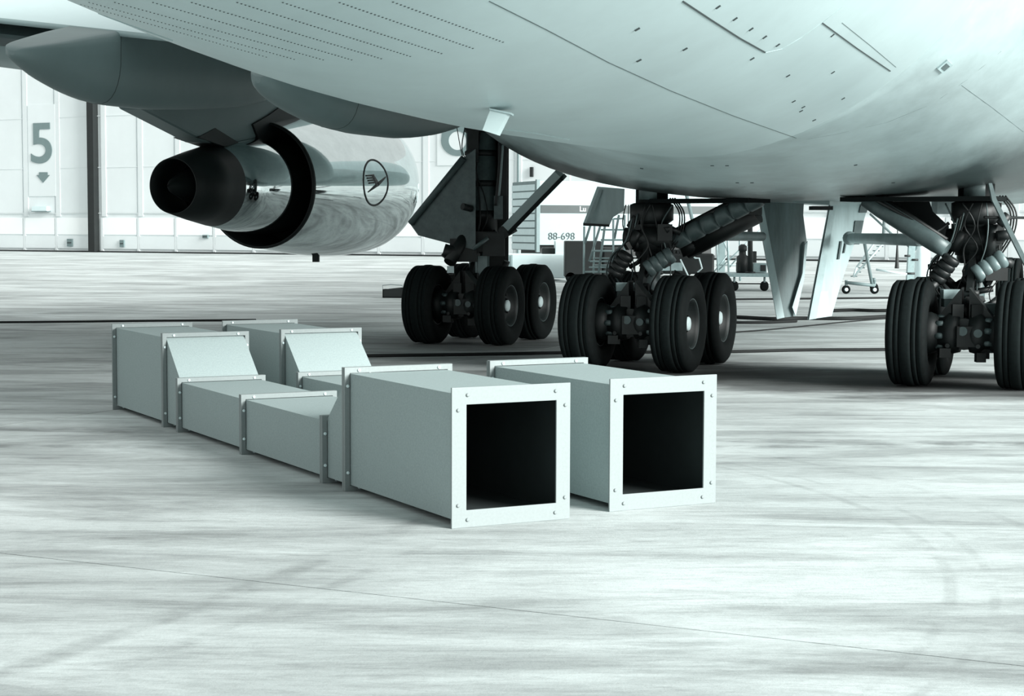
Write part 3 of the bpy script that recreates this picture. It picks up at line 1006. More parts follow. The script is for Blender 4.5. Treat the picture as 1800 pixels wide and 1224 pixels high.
def gear_leg(c, f_, r_, top_z, r_out, name='landing_gear_leg'):
    """c: bogie centre at axle height"""
    leg = PM().lathe(c + up * .75, up, [(0, r_out * .8), (.05, r_out), (.5, r_out), (.52, r_out * 1.12), (.62, r_out * 1.12), (.64, r_out), (top_z - c.z - .75, r_out)], 28).build(name, M['gear'], plane)
    PM().lathe(c + up * .08, up, [(0, .115), (.7, .115)], 24).build('piston', M['gear_mid'], leg)
    b_ = PM(); b_.cyl(c - f_ * .82 + up * .02, c + f_ * .82 + up * .02, .12, n=18); b_.lathe(c - f_ * .84, f_, [(0, .17), (.24, .17)], 20); b_.lathe(c + f_ * .6, f_, [(0, .17), (.24, .17)], 20)
    b_.box(c + up * .06, (.34, .34, .34))
    b_.build('bogie_beam', M['gear'], leg)
    for i in (-1, 1):
        PM().cyl(c + f_ * .735 * i - r_ * .6, c + f_ * .735 * i + r_ * .6, .07, n=14).build('axle', M['gear'], leg)
    # torque links
    t = PM(); k = c - f_ * .42 + up * .42
    t.beam(c - f_ * .14 + up * .12, k, .16, .07, up=r_); t.beam(k, c - f_ * .16 + up * .85, .14, .07, up=r_); t.cyl(k - r_ * .1, k + r_ * .1, .045)
    t.build('torque_link', M['gear'], leg)
    # near-end fittings: brake rods, manifold
    t = PM()
    for s_ in (-1, 1):
        t.cyl(c - f_ * .95 + r_ * .16 * s_ - up * .12, c + f_ * .6 + r_ * .16 * s_ - up * .14, .025, n=8)
    t.box(c - f_ * .86 - up * .02, (.2, .2, .22)); t.box(c - f_ * .9 + r_ * .18 - up * .24, (.1, .1, .1)); t.box(c - f_ * .9 - r_ * .2 - up * .2, (.12, .1, .1))
    t.build('brake_rods', M['gear'], leg)
    t = PM()
    for s_ in (-1, 1):
        q = c - f_ * .735
        t.lathe(q + r_ * .05 * s_, r_ * s_, [(0, .2), (.12, .23), (.16, .19), (.3, .17)], 20)
        t.box(q + r_ * .2 * s_ - up * .2 - f_ * .05, (.1, .12, .12)); t.box(q + r_ * .1 * s_ + up * .24, (.12, .16, .16))
        t.prism([q + r_ * .04 * s_ + up * .5 - f_ * .06, q + r_ * .34 * s_ + up * .12 - f_ * .02, q + r_ * .34 * s_ - up * .1, q + r_ * .04 * s_ - up * .1], f_ * .2)
    t.build('axle_housing', M['gear'], leg)
    t = PM(); t.cyl(c - f_ * .98 + up * .04, c - f_ * .93 + up * .04, .05); t.cyl(c - f_ * .98 + r_ * .16 + up * .02, c - f_ * .9 + r_ * .16 + up * .02, .045)
    t.build('beam_end_fitting', M['gear_mid'], leg)
    return leg


def hoses(leg, c, f_, r_, n, z0, z1, rad, seed, side=-1):
    rnd = random.Random(seed)
    for i in range(n):
        a0 = rnd.uniform(-1.2, 1.2); base = c - f_ * (rad + .03) * math.cos(a0) + r_ * (rad + .03) * math.sin(a0)
        pts = []
        for k in range(6):
            t = k / 5; z = z0 + (z1 - z0) * t
            pts.append(Vector((base.x, base.y, 0)) + up * z + r_ * rnd.uniform(-.09, .09) - f_ * rnd.uniform(0, .12))
        PM().tube(pts, rnd.uniform(.006, .013), 6).build('hose', M['gear'] if i % 3 else M['gear_mid'], leg)


def clutter(leg, c, f_, r_, z0, z1, spread, n, seed):
    rnd = random.Random(seed); t = PM()
    for i in range(n):
        p = Vector((c.x, c.y, 0)) + up * rnd.uniform(z0, z1) + r_ * rnd.uniform(-spread, spread) - f_ * rnd.uniform(.0, .28)
        R = Matrix.Rotation(rnd.uniform(0, 3), 3, 'Z') @ Matrix.Rotation(rnd.uniform(-.6, .6), 3, 'X')
        if rnd.random() < .5: t.box(p, (rnd.uniform(.04, .14), rnd.uniform(.05, .12), rnd.uniform(.05, .14)), R)
        else:
            d = Vector((rnd.uniform(-1, 1), rnd.uniform(-.4, .4), rnd.uniform(-.6, 1))).normalized() * rnd.uniform(.08, .3)
            t.cyl(p, p + d, rnd.uniform(.02, .05), n=10)
    o = t.build('valve_fittings', M['gear'], leg); o['kind'] = 'stuff'


# wing gear (left)
cW, fW, rW = bogie(-.46, 26.2, math.radians(20))
legW = gear_leg(cW, fW, rW, 3.9, .235)
PM().box(cW + up * 1.75 + fW * .3, (.6, .12, 2.7)).build('gear_fairing', M['gear'], legW)
for k, z_ in enumerate((1.3, 1.75, 2.2, 2.55)):
    PM().lathe(cW + up * z_, up, [(0, .24), (.02, .262), (.07, .262), (.09, .24)], 24).build('clamp_band', M['gear'], legW)
PM().lathe(cW + up * 1.0, up, [(0, .2), (.3, .238), (2.2, .238)], 28).build('strut_sleeve', M['gear_mid'], legW)
PM().box(cW + up * 2.0 + rW * .33, (.14, .3, 1.5)).build('strut_panel', M['gear'], legW)
PM().box(at(832, 250, 25.9), (.16, .3, .6)).build('trunnion', M['gear'], legW)
t = PM(); t.box(at(845, 425, 25.9), (.5, .4, .3)); t.box(at(868, 430, 25.7), (.32, .3, .34)); t.box(at(815, 440, 25.8), (.4, .3, .34)); t.cyl(at(790, 462, 25.5), at(822, 408, 25.8), .09); t.cyl(at(780, 440, 25.6), at(800, 446, 25.6), .1)
t.build('gear_knuckle', M['gear'], legW)
PM().cyl(at(832, 438, 25.4), at(858, 418, 25.4), .03).build('link_rod', M['gear_mid'], legW)
t = PM(); t.box(at(832, 470, 25.9), (.12, .1, .24)); t.box(at(848, 468, 25.9), (.14, .1, .3)); t.build('shock_sleeve', M['gear_light'], legW)
PM().box(at(792, 474, 25.4), (.1, .08, .1)).build('gear_lamp', M['cap'], legW)
PM().box(at(876, 365, 25.7), (.13, .14, .34)).build('retract_fitting', M['gear_mid'], legW)
PM().tube([at(880, 250, 25.6), at(876, 310, 25.6), at(871, 362, 25.6)], .022, 8).build('hydraulic_pipe', M['gear'], legW)
PM().tube([at(884, 255, 25.7), at(880, 312, 25.7), at(875, 366, 25.7)], .016, 8).build('hydraulic_pipe', M['gear_light'], legW)
t = PM(); a_, b_ = at(886, 408, 25.7), at(985, 306, 24.6)
t.beam(a_, b_, .17, .1, 0, up=(0, 1, 0)); dd = (b_ - a_).normalized(); sdv = Vector((dd.z, 0, -dd.x))
t.beam(a_ + sdv * .085, b_ + sdv * .085, .06, .13, 1, up=(0, 1, 0)); t.cyl(a_ - Vector((0, .12, 0)), a_ + Vector((0, .12, 0)), .09, mi=1); t.cyl(a_, at(870, 428, 25.8), .06, mi=1)
t.build('side_brace', [M['skin'], M['gear']], legW)
hoses(legW, cW, fW, rW, 6, 1.5, 3.2, .24, 11)
clutter(legW, cW, fW, rW, .85, 1.6, .42, 20, 5)
dW = [at(x, y, 25.6 + (830 - x) * .004) for x, y in ((836, 262), (815, 278), (722, 393), (737, 414), (798, 430), (836, 440))]
gd = PM().prism(dW, Vector((-.02, .07, 0))).build('gear_door', M['gear_mid'], plane)
t = PM(); t.tube([p + Vector((0, -.03, 0)) for p in dW[1:3]], .05, 8, smooth_path=False); t.build('door_edge_strip', M['gear_mid'], gd)
PM().cyl(at(813, 363, 25.5), at(828, 367, 25.6), .05).build('door_hinge', M['gear'], gd)

# body gears
cL, fL, rL = bogie(1.72, 21.5, math.radians(21.5))
legL = gear_leg(cL, fL, rL, 2.25, .2)
cR_, fR, rR = bogie(5.17, 19.42, math.radians(21.5))
legR = gear_leg(cR_, fR, rR, 2.25, .2)


def body_gear(leg, c, f_, r_, sgn, seed):
    # upper housing, collars
    t = PM(); t.lathe(c + up * 1.18, up, [(0, .2), (.05, .27), (.24, .27), (.26, .22)], 24); t.cyl(c + up * 1.02 - f_ * .12 - r_ * .3, c + up * 1.0 - f_ * .12 + r_ * .3, .12, n=18); t.cyl(c + up * .9 - f_ * .2 - r_ * .22, c + up * 1.1 - f_ * .22 - r_ * .1, .07, n=14); t.box(c + up * 1.08 + r_ * .2 - f_ * .14, (.18, .3, .2)); t.lathe(c + up * .84, up, [(0, .22), (.3, .24)], 22); t.build('gear_collar', M['gear'], leg)
    t = PM(); t.lathe(c + up * 1.48 - f_ * .04, up, [(0, .17), (.2, .17)], 24); t.build('collar_ring', M['gear_mid'], leg)
    q = c - f_ * .34 + up * .62
    ribbed(PM(), q + r_ * .04 + up * .0, q + r_ * .34 + up * .2 + f_ * .1, .105, 4).build('ribbed_actuator', M['ribbed'] if sgn < 0 else M['gear_mid'], leg)
    ribbed(PM(), q - r_ * .38 - up * .06, q - r_ * .2 + up * .2, .10, 4).build('ribbed_actuator', M['gear'], leg)
    t = PM(); p = c - f_ * .5 + up * .42 - r_ * .18
    t.box(p, (.22, .16, .1)); t.build('manifold_cover', M['gear_light'], leg)
    PM().box(p - up * .09, (.2, .14, .1)).build('manifold', M['gear_mid'], leg)
    # slanted link down to the near end of the beam
    PM().beam(c - f_ * .35 + up * .42, c - f_ * .25 + r_ * .2 + up * .05, .1, .06).build('link_rod', M['gear_light'], leg)
    PM().beam(c - f_ * .5 + up * .36, c - f_ * .75 + r_ * .12 + up * .0, .1, .12).build('link_arm', M['gear'], leg)
    t = PM(); t.box(c - f_ * .45 + r_ * .18 + up * .26, (.32, .24, .12)); t.build('slide_block', M['gear_mid'], leg)
    for k in range(4):
        a0 = c + r_ * (-.36 + .03 * k) + up * (.35 + .03 * k) - f_ * (.3 - .02 * k)
        PM().tube([a0, a0 - r_ * .12 + up * .22, a0 - r_ * .06 + up * .44, a0 + r_ * .12 + up * .62, a0 + r_ * .2 + up * .9], .010, 6).build('hose', M['gear'] if k % 2 else M['gear_mid'], leg)
    for k in range(3):
        a0 = c + r_ * (.26 + .03 * k) + up * 1.5 - f_ * .1
        PM().tube([a0, a0 + r_ * .12 - up * .18, a0 + r_ * .1 - up * .42, a0 - r_ * .06 - up * .7], .010, 6).build('hose', M['gear'], leg)
    hoses(leg, c, f_, r_, 6, .75, 2.0, .24, seed)
    clutter(leg, c, f_, r_, 1.0, 1.75, .34, 22, seed + 1)
    clutter(leg, c, f_, r_, .62, .98, .3, 12, seed + 2)


body_gear(legL, cL, fL, rL, 1, 21)
body_gear(legR, cR_, fR, rR, -1, 31)
# left body gear brace with its actuator
a_, b_ = at(1186, 424, 21.4), at(1338, 346, 20.9)
ribbed(PM(), a_, b_, .115, 6).build('side_brace', M['gear_mid'], legL)
PM().cyl(a_ + up * .11, b_ + up * .11, .045).build('brace_cable_tray', M['gear'], legL)
t = PM(); t.cyl(at(1205, 436, 21.7), at(1330, 372, 21.3), .15); t.cyl(at(1195, 440, 21.6), at(1240, 422, 21.6), .1)
t.box(at(1315, 362, 21.3), (.3, .3, .22)); t.build('retract_actuator', M['gear'], legL)
PM().cyl(at(1172, 398, 21.2), at(1196, 410, 21.2), .035).build('link_rod', M['gear'], legL)
# right body gear brace
a_, b_ = at(1664, 440, 19.2), at(1522, 350, 19.7)
ribbed(PM(), a_, b_, .105, 1).build('side_brace', M['gear_mid'], legR)
PM().cyl(a_ + up * .11, b_ + up * .13, .03).build('brace_cable_tray', M['gear'], legR)
t = PM(); t.prism([at(x, y, 19.9) for x, y in ((1545, 347), (1632, 349), (1640, 372), (1668, 398), (1668, 425), (1640, 408))], (0, .2, 0)); t.build('retract_actuator', M['black'], legR)
PM().tube([at(1540, 352, 19.5), at(1590, 380, 19.4), at(1634, 408, 19.3), at(1652, 404, 19.3), at(1668, 392, 19.3)], .02, 7).build('hose', M['gear'], legR)
# sensor arm and rods right of the right body gear
t = PM(); t.cyl(at(1730, 382, 19.0), at(1800, 383, 19.2), .015, n=8); t.cyl(at(1757, 395, 19), at(1772, 378, 19), .05); t.cyl(at(1752, 415, 19), at(1780, 412, 19), .055); t.cyl(at(1746, 395, 19.1), at(1738, 450, 19.1), .06)
t.cyl(at(1744, 480, 19.1), at(1744, 400, 19.1), .035); t.box(at(1748, 482, 19.1), (.24, .2, .14)); t.build('steering_linkage', M['gear'], legR)


# doors hanging between the body gears
def door(pts, Y, slope, mt, thick=.06):
    poly = [at(x, y, Y + (x - pts[0][0]) * slope) for x, y in pts]
    return PM().prism(poly, Vector((.0, thick, 0))).build('gear_door', mt, plane), Y, slope, pts[0][0]


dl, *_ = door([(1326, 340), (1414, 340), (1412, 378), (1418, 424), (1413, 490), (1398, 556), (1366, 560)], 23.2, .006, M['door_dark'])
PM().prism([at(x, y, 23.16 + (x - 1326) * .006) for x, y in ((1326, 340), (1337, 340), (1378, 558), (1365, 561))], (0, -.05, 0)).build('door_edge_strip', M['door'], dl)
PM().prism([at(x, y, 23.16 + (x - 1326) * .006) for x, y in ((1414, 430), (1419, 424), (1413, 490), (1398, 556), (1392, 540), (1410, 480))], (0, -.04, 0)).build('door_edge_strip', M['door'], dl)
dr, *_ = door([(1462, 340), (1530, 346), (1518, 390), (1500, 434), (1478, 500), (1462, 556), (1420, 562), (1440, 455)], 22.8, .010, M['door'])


def dpanel(pts, name, mt, lift=.03): return PM().prism([at(x, y, 22.785 + (x - 1462) * .010) for x, y in pts], (0, -lift, 0)).build(name, mt, dr)


dpanel([(1462, 342), (1472, 342), (1434, 560), (1421, 562)], 'door_edge_strip', M['gear_light'], .05)
dpanel([(1503, 388), (1518, 388), (1510, 430), (1497, 430)], 'door_recess', M['gear_mid'], .02)
dpanel([(1513, 360), (1527, 360), (1523, 374), (1510, 374)], 'door_recess', M['gear_mid'], .02)
dpanel([(1441, 513), (1455, 513), (1446, 545), (1432, 548)], 'door_doubler', M['white'], .015)
dpanel([(1477, 424), (1480, 424), (1475, 456), (1472, 456)], 'door_rib', M['gear_mid'], .03)
dpanel([(1486, 424), (1488, 424), (1484, 445), (1482, 445)], 'door_rib', M['gear_mid'], .03)
t = PM(); t.cyl(at(1497, 419, 22.5), at(1618, 422, 20.2), .065, .075, 16); t.cyl(at(1490, 419, 22.6), at(1500, 419, 22.45), .045); t.build('door_rod', M['gear_light'], dr)
PM().lathe(at(1493, 419, 22.6), (0, -1, 0), [(0, .09), (.05, .09), (.06, .03)], 16).build('door_hinge', M['gear_light'], dr)
t = PM(); t.cyl(at(1212, 414, 21.6), at(1340, 416, 23.1), .065, .06, 16); t.build('door_rod', M['gear_mid'], dl)
# outer door of the left body gear
dol = PM().prism([at(x, y, 22.6 - (x - 1047) * .004) for x, y in ((1050, 328), (1098, 332), (1097, 370), (1078, 382), (1071, 397), (1025, 394))], (0, .06, 0)).build('gear_door', M['door'], plane)
PM().prism([at(x, y, 22.5) for x, y in ((1025, 392), (1071, 395), (1071, 399), (1025, 397))], (0, -.05, 0)).build('door_edge_strip', M['gear'], dol)
PM().prism([at(x, y, 22.56) for x, y in ((1053, 334), (1059, 334), (1037, 392), (1030, 392))], (0, -.03, 0)).build('door_rib', M['gear_light'], dol)
# right door of the right body gear, edge at the picture's side
dor = PM().prism([at(x, y, 18.4) for x, y in ((1738, 322), (1744, 322), (1752, 350), (1812, 470), (1808, 480), (1744, 352))], (0, .05, 0)).build('gear_door', M['gear_mid'], plane)
# black strips under the belly, standing in for shade inside the open wheel wells
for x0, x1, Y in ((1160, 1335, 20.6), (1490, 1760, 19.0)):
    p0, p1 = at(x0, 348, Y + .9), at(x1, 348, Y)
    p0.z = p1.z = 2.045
    PM().beam(p0, p1, .5, .05).build('wheel_well_shade', M['black'], plane)
p0, p1 = at(1405, 352, 21.8), at(1468, 356, 21.6)
PM().beam(p0, p1, .5, .07).build('belly_panel', M['gear_light'], plane)
PM().box(at(1443, 366, 22.5), (.26, .3, .05)).build('belly_step', M['gear'], plane)
PM().box(at(1658, 365, 21.5), (.22, .3, .16)).build('belly_step', M['gear_mid'], plane)
# white plate on the fuselage side by the wing root
p, n = hit(880, 190)
Yp = p.y - .05
pl = PM().prism([at(x, y, Yp) for x, y in ((862, 192), (892, 199), (873, 237), (848, 229))], Vector((.02, .12, .0))).build('wing_root_plate', M['skin'], plane)
PM().prism([at(x, y, Yp - .01) for x, y in ((860, 190), (898, 198), (897, 201), (860, 193))], Vector((.02, .16, .0))).build('plate_flange', M['gear_light'], pl)
# nose gear
nG = at(1776, 449, 34.3); nG.z = .585
for k in (0, 1): wheel(nG + rt * .85 * k, PSI, -1 if k == 0 else 1, 1.0, False)
t = PM(); cN = nG + rt * .425; t.cyl(cN - rt * .4, cN + rt * .4, .07); t.cyl(cN, cN + up * 2.2, .11); t.beam(cN + up * .9, cN + up * 2.0 + fw * 1.4, .12, .12)
t.build('nose_gear_leg', M['gear'], plane)

# ------------------------------------------------------------------ catering truck behind the gear
CT = at(945, 440, 60.0); TA = math.radians(20)
td, tn = Vector((math.cos(TA), math.sin(TA), 0)), Vector((-math.sin(TA), math.cos(TA), 0))
CT.z = 0
truck = empty('box_truck', CT)
tag(truck, 'high grey box truck with dark stripe and ribbed rear shutter behind the wheels', 'truck')


def T(a_, b_, z): return CT + td * a_ + tn * b_ + up * z


def tbox(mb, a0, a1, b0, b1, z0, z1, mi=0):
    R = Matrix((td, tn, up)).transposed()
    return mb.box(T((a0 + a1) / 2, (b0 + b1) / 2, (z0 + z1) / 2), (a1 - a0, b1 - b0, z1 - z0), R, mi)


tbox(MB(CT), 0, 6.9, 0, 2.45, 1.15, 3.36).build('cargo_box', M['truck'], truck)
zs0, zs1 = at(1000, 375, 60.4).z, at(1000, 361, 60.4).z
tbox(MB(CT), .1, 6.88, -.012, .02, zs0, zs1).build('side_stripe', M['stripe'], truck)
tbox(MB(CT), -.06, .06, -.05, .08, .9, 3.4).build('corner_post', M['mid'], truck)
zt, zl = at(920, 323, 60.5).z, at(920, 440, 60.5).z
nsl = 9
for k in range(nsl):
    z0 = zl + (zt - zl) * k / nsl
    tbox(MB(CT), -.08, .0, .1, 2.4, z0 + .02, z0 + (zt - zl) / nsl - .03).build('shutter_slat', M['shutter'], truck)
tbox(MB(CT), -.04, 0, .04, 2.44, zl, zt + .08).build('shutter_frame', M['mid'], truck)
tbox(MB(CT), .2, 6.8, .3, 2.2, .75, 1.15).build('chassis', M['dark'], truck)
for a_ in (1.3, 5.6):
    for b_ in (.02, 2.2):
        MB(CT).lathe(T(a_, b_, .48), tn, [(0, .2), (.0, .46), (.03, .48), (.24, .48), (.26, .4)], 28, 0).build('truck_wheel', M['tire'], truck)


def truck_text(body, pxc, pyc, h_px, mt, name, weight=0.0, xs=1.0):
    d = ray(pxc, pyc); tt = (CT - CAM).dot(tn) / d.dot(tn); p = CAM + d * tt
    me = text_mesh(body, h_px / F_PX * p.y / .72, .004, xs, weight)
    R = Matrix((td, up, -tn)).transposed()
    for v in me.vertices: v.co = p - CT + R @ v.co - tn * .02
    me.materials.clear(); me.materials.append(mt)
    o = bpy.data.objects.new(name, me); COL.objects.link(o); o.parent = truck


truck_text('88-698', 987, 416, 13, M['stripe'], 'fleet_number', -.004, 1.0)
truck_text('Lu', 1024, 368, 9, M['white'], 'side_lettering', .004, 1.05)

# low white tow tractor
TT = at(938, 494, 57); TT.z = 0
tr = empty('tow_tractor', TT)
tag(tr, 'low white tow tractor parked in front of the box truck', 'tow tractor')


def lx(px, Y): return at(px, 400, Y).x


def lz(py, Y): return at(900, py, Y).z


def pxbox(mb, x0, y0, x1, y1, Y, dep, mi=0):
    a_, b_ = at(x0, y1, Y), at(x1, y0, Y)
    return mb.box(((a_.x + b_.x) / 2, Y + dep / 2, (a_.z + b_.z) / 2), (abs(b_.x - a_.x), dep, abs(b_.z - a_.z)), None, mi)


pxbox(MB(TT), 880, 447, 995, 489, 57, 1.9).build('tractor_body', M['white'], tr, bevel=.03)
pxbox(MB(TT), 976, 424, 993, 447, 57.1, 1.7).build('tractor_cab', M['white'], tr, bevel=.02)
pxbox(MB(TT), 878, 448, 901, 474, 56.97, .06).build('grille_panel', M['truck'], tr)
for k in range(5): pxbox(MB(TT), 880 + k * 4.2, 450, 881 + k * 4.2, 472, 56.95, .03).build('grille_slat', M['mid'], tr)
pxbox(MB(TT), 953, 436, 975, 447, 57.3, 1.2).build('seat_block', M['dark'], tr, bevel=.03)
for px_ in (905, 948):
    c = at(px_, 480, 57); c.z = .22
    MB(TT).lathe(c + Vector((0, .2, 0)), (0, 1, 0), [(0, .12), (0, .2), (.03, .22), (.25, .22)], 24).build('tractor_wheel', M['tire'], tr)

# dark equipment cabinet
CB = at(1020, 496, 55); CB.z = 0
cb = empty('equipment_cabinet', CB)
tag(cb, 'dark boxy ground equipment cabinet beside the white tow tractor', 'cabinet')
pxbox(MB(CB), 993, 424, 1058, 488, 55, 1.4).build('cabinet_body', M['dark'], cb, bevel=.03)
pxbox(MB(CB), 1058, 436, 1098, 488, 55.2, 1.2).build('cabinet_body', M['dark'], cb, bevel=.08)
for px_ in (1003, 1085):
    c = at(px_, 490, 55); c.z = .17
    MB(CB).lathe(c, (0, 1, 0), [(0, .1), (0, .16), (.1, .16)], 20).build('castor', M['tire'], cb)

# ------------------------------------------------------------------ railing stair beside left body gear
RS = at(1064, 497, 48); RS.z = 0
rs = empty('access_steps', RS)
tag(rs, 'tubular access steps with handrails standing left of the middle landing gear', 'steps')


def tubes(lst, r, name, mt, parent, base, Y):
    for seg in lst:
        pts = [at(x, y, Y + dy) for x, y, dy in seg]
        MB(base).tube(pts, r, 7, smooth_path=False).build(name, mt, parent)


gz = gp(1000, 510).y
tubes([[(1027, 398, 0), (1026, 497, 0)], [(1045, 398, 1), (1043, 492, 1)], [(1078, 385, 0), (1078, 497, 0)], [(1098, 378, 1), (1097, 492, 1)]], .03, 'upright', M['galv'], rs, RS, 48)
tubes([[(1038, 396, 0), (1028, 428, 0)], [(1055, 398, 1), (1036, 460, 1)], [(1063, 398, 0), (1052, 480, 0)], [(1088, 378, 1), (1080, 420, 1)]], .035, 'diagonal_tube', M['mid'], rs, RS, 48)
tubes([[(1040, 441, 0), (1078, 441, 0)], [(1037, 459.5, 0), (1078, 459.5, 0)], [(1027, 478, 0), (1078, 477, 0)], [(1056, 404, 1), (1098, 404, 1)], [(1056, 422, 1), (1098, 422, 1)], [(1078, 385, 1), (1098, 384, 1)], [(1035, 470, 0), (1078, 470, 0)]], .025, 'rail', M['galv'], rs, RS, 48)
for k in range(4): pxbox(MB(RS), 1043, 441 + k * 12.3, 1078, 443 + k * 12.3, 48.1 + .2 * k, .35).build('tread', M['galv'], rs)

# ------------------------------------------------------------------ ground equipment right of the middle gear
EQ = at(1210, 494, 46); EQ.z = 0
eq = empty('power_cart', EQ)
tag(eq, 'dark covered power cart with pale brackets behind the middle landing gear wheels', 'cart')
pxbox(MB(EQ), 1165, 446, 1256, 482, 46, 1.2).build('cart_body', M['dark'], eq, bevel=.06)
for k in range(13): pxbox(MB(EQ), 1150 + k * 6.6, 439, 1154.5 + k * 6.6, 447, 46.05, 1.1).build('cover_rib', M['dark'], eq)
pxbox(MB(EQ), 1152, 462, 1200, 476, 45.9, .2).build('side_panel', M['gear_light'], eq)
tubes([[(1196, 456, 0), (1210, 486, 0)], [(1216, 448, 0), (1222, 454, 0), (1229, 454, 0), (1234, 472, 0), (1226, 479, 0)]], .022, 'bracket', M['white'], eq, EQ, 45.8)
for px_ in (1170, 1245):
    c = at(px_, 490, 46); c.z = .2
    MB(EQ).lathe(c, (0, 1, 0), [(0, .1), (0, .2), (.12, .2)], 20).build('cart_wheel', M['tire'], eq)
PO = gp(1243, 500); 
po = MB(PO).cyl(PO, at(1205, 335, PO.y + 1.5), .06, n=10).cyl(PO, PO + up * .03, .16).build('leaning_pole', M['mid'], None, loc=PO)
tag(po, 'slim grey leaning pole behind the middle landing gear', 'pole')

# scaffold tower with ladder bracing
ST = gp(1290, 494); Ys = ST.y
sc = empty('scaffold_tower', Vector((ST.x, Ys, 0)))
SB = Vector((ST.x, Ys, 0))
tag(sc, 'lattice scaffold tower standing between middle gear and hanging doors', 'scaffold')
for dy in (0, 1.6):
    tubes([[(1259, 388, dy), (1262, 481, dy)], [(1278, 384, dy), (1281, 481, dy)], [(1300, 380, dy), (1301, 481, dy)]], .035, 'standard_pole', M['galv'], sc, SB, Ys)
    tubes([[(1259, 392, dy), (1281, 448, dy)], [(1281, 446, dy), (1255, 478, dy)], [(1282, 470, dy), (1322, 424, dy)], [(1262, 476, dy), (1336, 404, dy)], [(1260, 430, dy), (1284, 402, dy)], [(1300, 392, dy), (1326, 372, dy)]], .022, 'brace', M['galv'], sc, SB, Ys)
tubes([[(1259, 466, 0), (1301, 466, 0)], [(1259, 420, .1), (1301, 420, .1)], [(1259, 398, .1), (1301, 398, .1)]], .022, 'ledger', M['galv'], sc, SB, Ys)
pxbox(MB(SB), 1256, 404, 1277, 409, Ys + .1, 1.4).build('deck_board', M['mid'], sc)
pxbox(MB(SB), 1263, 418, 1275, 478, Ys + 1.2, .3).build('stored_crate', M['mid'], sc)
for px_ in (1261, 1280, 1301):
    c = at(px_, 484, Ys); MB(SB).cyl((c.x, Ys, 0), (c.x, Ys, at(px_, 481, Ys).z), .035, n=8).build('foot_jack', M['mid'], sc)

# flat trolley with machine
FT_ = gp(1318, 512); Yf = FT_.y
tl = empty('flat_trolley', FT_)
tag(tl, 'flat four wheeled trolley under the dark machine beside the left hanging door', 'trolley')
pxbox(MB(FT_), 1268, 481, 1358, 487, Yf, 1.6).build('deck', M['galv'], tl)
for px_ in (1291, 1344):
    for dy in (.05, 1.4):
        c = at(px_, 500, Yf + dy); c.z = .12
        MB(FT_).lathe(c, (0, 1, 0), [(0, .05), (0, .115), (.03, .12), (.07, .12), (.1, .1)], 18).build('castor', M['tire'], tl)
        MB(FT_).cyl(c + Vector((0, .05, 0)), at(px_, 487, Yf + dy + .05), .03, n=8).build('castor_stem', M['mid'], tl)
pxbox(MB(FT_), 1292, 498, 1345, 500, Yf + .1, .06).build('tow_frame', M['dark'], tl)
Zd = at(1300, 480, Yf).z
ZD = at(1313, 481, Yf).z + .004
MA = at(1305, 481, Yf + .7); MA.z = ZD
ma = empty('compressor', MA)
tag(ma, 'upright dark compressor with rounded top standing on the flat trolley', 'machine')
t = MB(MA); t.lathe(MA, up, [(0, .17), (.45, .17), (.5, .1), (.6, .09), (.62, .12), (.74, .12), (.8, .05)], 20); t.build('compressor_tank', M['dark'], ma)
pxbox(MB(MA), 1324, 442, 1330, 462, Yf + .6, .3).build('motor_box', M['dark'], ma)
pxbox(MB(MA), 1296, 462, 1312, 478, Yf + .55, .3).build('compressor_base', M['dark'], ma)
CP = at(1335, 481, Yf + .8); CP.z = ZD
cc = empty('parts_case', CP)
tag(cc, 'light grey case with dark front panel lying on the flat trolley', 'case')
pxbox(MB(CP), 1324, 463, 1348, 479, Yf + .5, .6).build('case_body', M['galv'], cc, bevel=.01)
pxbox(MB(CP), 1337, 466, 1346, 477, Yf + .48, .03).build('case_panel', M['dark'], cc)
PS = at(1319, 481, Yf + .3); PS.z = ZD
ps = MB(PS).cyl(PS, at(1318, 345, Yf + .3), .07, n=14).cyl(PS, PS + up * .04, .14).build('support_post', M['dark'], None, loc=PS)
tag(ps, 'black vertical support post rising from the flat trolley', 'post')

# wheeled stair right of the hanging doors
WS = gp(1512, 517); Yw = WS.y
ws = empty('wheeled_stair', WS)
tag(ws, 'pale wheeled boarding stair between the right hanging door and right gear', 'stair')
for px_, dy in ((1488, 0), (1538, .0), (1537, 2.2)):
    c = at(px_, 500, Yw + dy); c.z = .115
    MB(WS).lathe(c, (0, 1, 0), [(0, .03), (0, .05), (.015, .05), (.0, .055), (.0, .1), (.03, .115), (.07, .115), (.1, .1)], 20, 0, mis=[1, 1, 0, 0, 0, 0, 0]).build('stair_wheel', [M['tire'], M['cap']], ws)
    MB(WS).cyl(c + Vector((0, .05, 0)), c + Vector((0, .05, .25)), .04, n=8).build('castor_stem', M['mid'], ws)
tubes([[(1488, 497, 0), (1538, 502, 0)], [(1519, 424, 0), (1533, 500, 0)]], .045, 'chassis_tube', M['mid'], ws, WS, Yw)
for dy in (.1, 1.1):
    tubes([[(1500, 487, dy), (1556, 424, dy)], [(1506, 470, dy), (1548, 412, dy)], [(1500, 487, dy), (1506, 470, dy)], [(1540, 474, dy), (1594, 482, dy)]], .03, 'stringer', M['white'], ws, WS, Yw)
for k in range(9):
    t = k / 8
    a_, b_ = at(1501 + 52 * t, 486 - 60 * t, Yw + .1), at(1501 + 52 * t, 486 - 60 * t, Yw + 1.1)
    MB(WS).beam(a_, b_, .18, .03).build('tread', M['galv'], ws)
tubes([[(1529, 376, 0), (1568, 412, 0)], [(1554, 372, 0), (1552, 416, 0)]], .03, 'rail', M['mid'], ws, WS, Yw + 2)

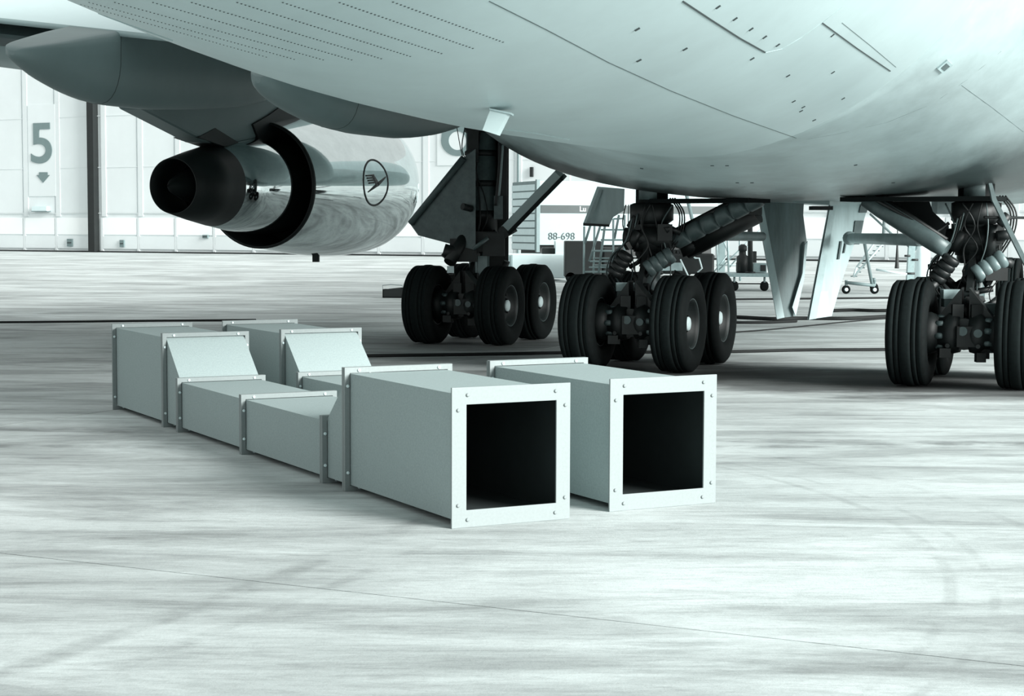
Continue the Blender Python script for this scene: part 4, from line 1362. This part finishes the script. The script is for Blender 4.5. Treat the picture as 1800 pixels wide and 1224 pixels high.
# far stands
TP = gp(1576.5, 472); 
tp = MB(TP).lathe(TP, up, [(0, .1), (.03, .1), (.2, .085), (1.2, .03), (2.4, .015)], 10)
tp = tp.build('tapered_post', M['dark'], None, loc=TP); tp.scale = (1, 1, 1)
tag(tp, 'dark tapered post standing far behind, left of right landing gear', 'post')
MS = gp(1598, 494)
ms = empty('mast_stand', MS)
tag(ms, 'grey lattice mast stand with short side arms behind the right gear wheel', 'stand')
MB(MS).beam(at(1599, 494, MS.y), at(1603, 424, MS.y), .22, .2, up=(0, 1, 0)).build('mast', M['galv'], ms)
for x0, y0, x1, y1 in ((1590, 450, 1600, 450), (1603, 457, 1614, 457), (1592, 481, 1608, 481)):
    MB(MS).cyl(at(x0, y0, MS.y - .1), at(x1, y1, MS.y - .1), .035, n=8).build('side_arm', M['dark'], ms)
tubes([[(1588, 424, 0), (1598, 434, 0)], [(1608, 440, 0), (1618, 424, 0)]], .04, 'strut', M['mid'], ms, MS, MS.y)
WT = gp(1621, 493)
wt = MB(WT).lathe(WT, up, [(0, .26), (.02, .27), (.9, .25), (1.1, .2), (1.2, .1), (1.22, .02)], 24).build('gas_cylinder', M['white'], None, loc=WT)
tag(wt, 'white rounded gas cylinder upright beside the grey mast stand', 'cylinder')

# open tool tray with handle
TB = gp(690, 524)
tb = empty('tool_crate', TB)
tag(tb, 'dark open tool crate with wire handle left of the wing gear', 'crate')
w_ = .55
t = MB(TB)
for sx in (-1, 1): t.box(TB + Vector((sx * (w_ / 2 - .01) + .03, .18, .11)), (.02, .36, .2))
for sy in (0, 1): t.box(TB + Vector((.03, .01 + sy * .35, .11)), (w_, .02, .2))
t.box(TB + Vector((.03, .18, .015)), (w_, .36, .02)); t.build('crate_body', M['dark'], tb)
MB(TB).tube([TB + Vector((-.25, .18, .2)), TB + Vector((-.26, .18, .3)), TB + Vector((-.05, .18, .325)), TB + Vector((.23, .18, .3)), TB + Vector((.23, .18, .2))], .008, 6, smooth_path=False).build('handle', M['mid'], tb)
t = MB(TB)
t.cyl(TB + Vector((-.1, .1, .2)), TB + Vector((.2, .12, .23)), .025, n=10); t.box(TB + Vector((.22, .18, .21)), (.08, .1, .08)); t.build('tools', M['dark'], tb)


# cables and hoses lying on the apron
def cable(pts, r, label, name='cable'):
    P = [gp(x, y) + up * r for x, y in pts]
    o = MB(P[0]).tube(P, r, 8).build(name, M['cable'], None, loc=P[0])
    tag(o, label, 'cable', 'black cables on the apron')


cable([(-150, 570), (0, 568.5), (120, 567.5), (260, 566), (400, 565), (450, 564.5)], .02, 'black cable lying straight across the apron behind the ducts, left side')
cable([(560, 631), (650, 628.5), (760, 627), (880, 625), (990, 623), (1120, 622), (1290, 621), (1420, 618), (1560, 617), (1900, 612)], .022, 'black cable crossing the apron under the landing gears')
cable([(1180, 530), (1290, 528), (1400, 527), (1500, 526), (1700, 524)], .024, 'thin black cable far back beneath the wheeled stair')
cable([(1270, 560), (1300, 561), (1360, 564), (1400, 563), (1440, 563), (1500, 563), (1570, 559)], .036, 'thick black hose beneath the two hanging doors')
cable([(1270, 569), (1310, 569.5), (1350, 569.2), (1380, 568), (1400, 567)], .026, 'second black hose lying just in front of the left hanging door tip')
cable([(1462, 549), (1500, 548), (1540, 549), (1600, 548)], .035, 'short stiff black hose right of the right hanging door')
cable([(1270, 587), (1350, 581), (1430, 573), (1500, 566), (1600, 558)], .012, 'thin slack cord running up to the right gear wheel')
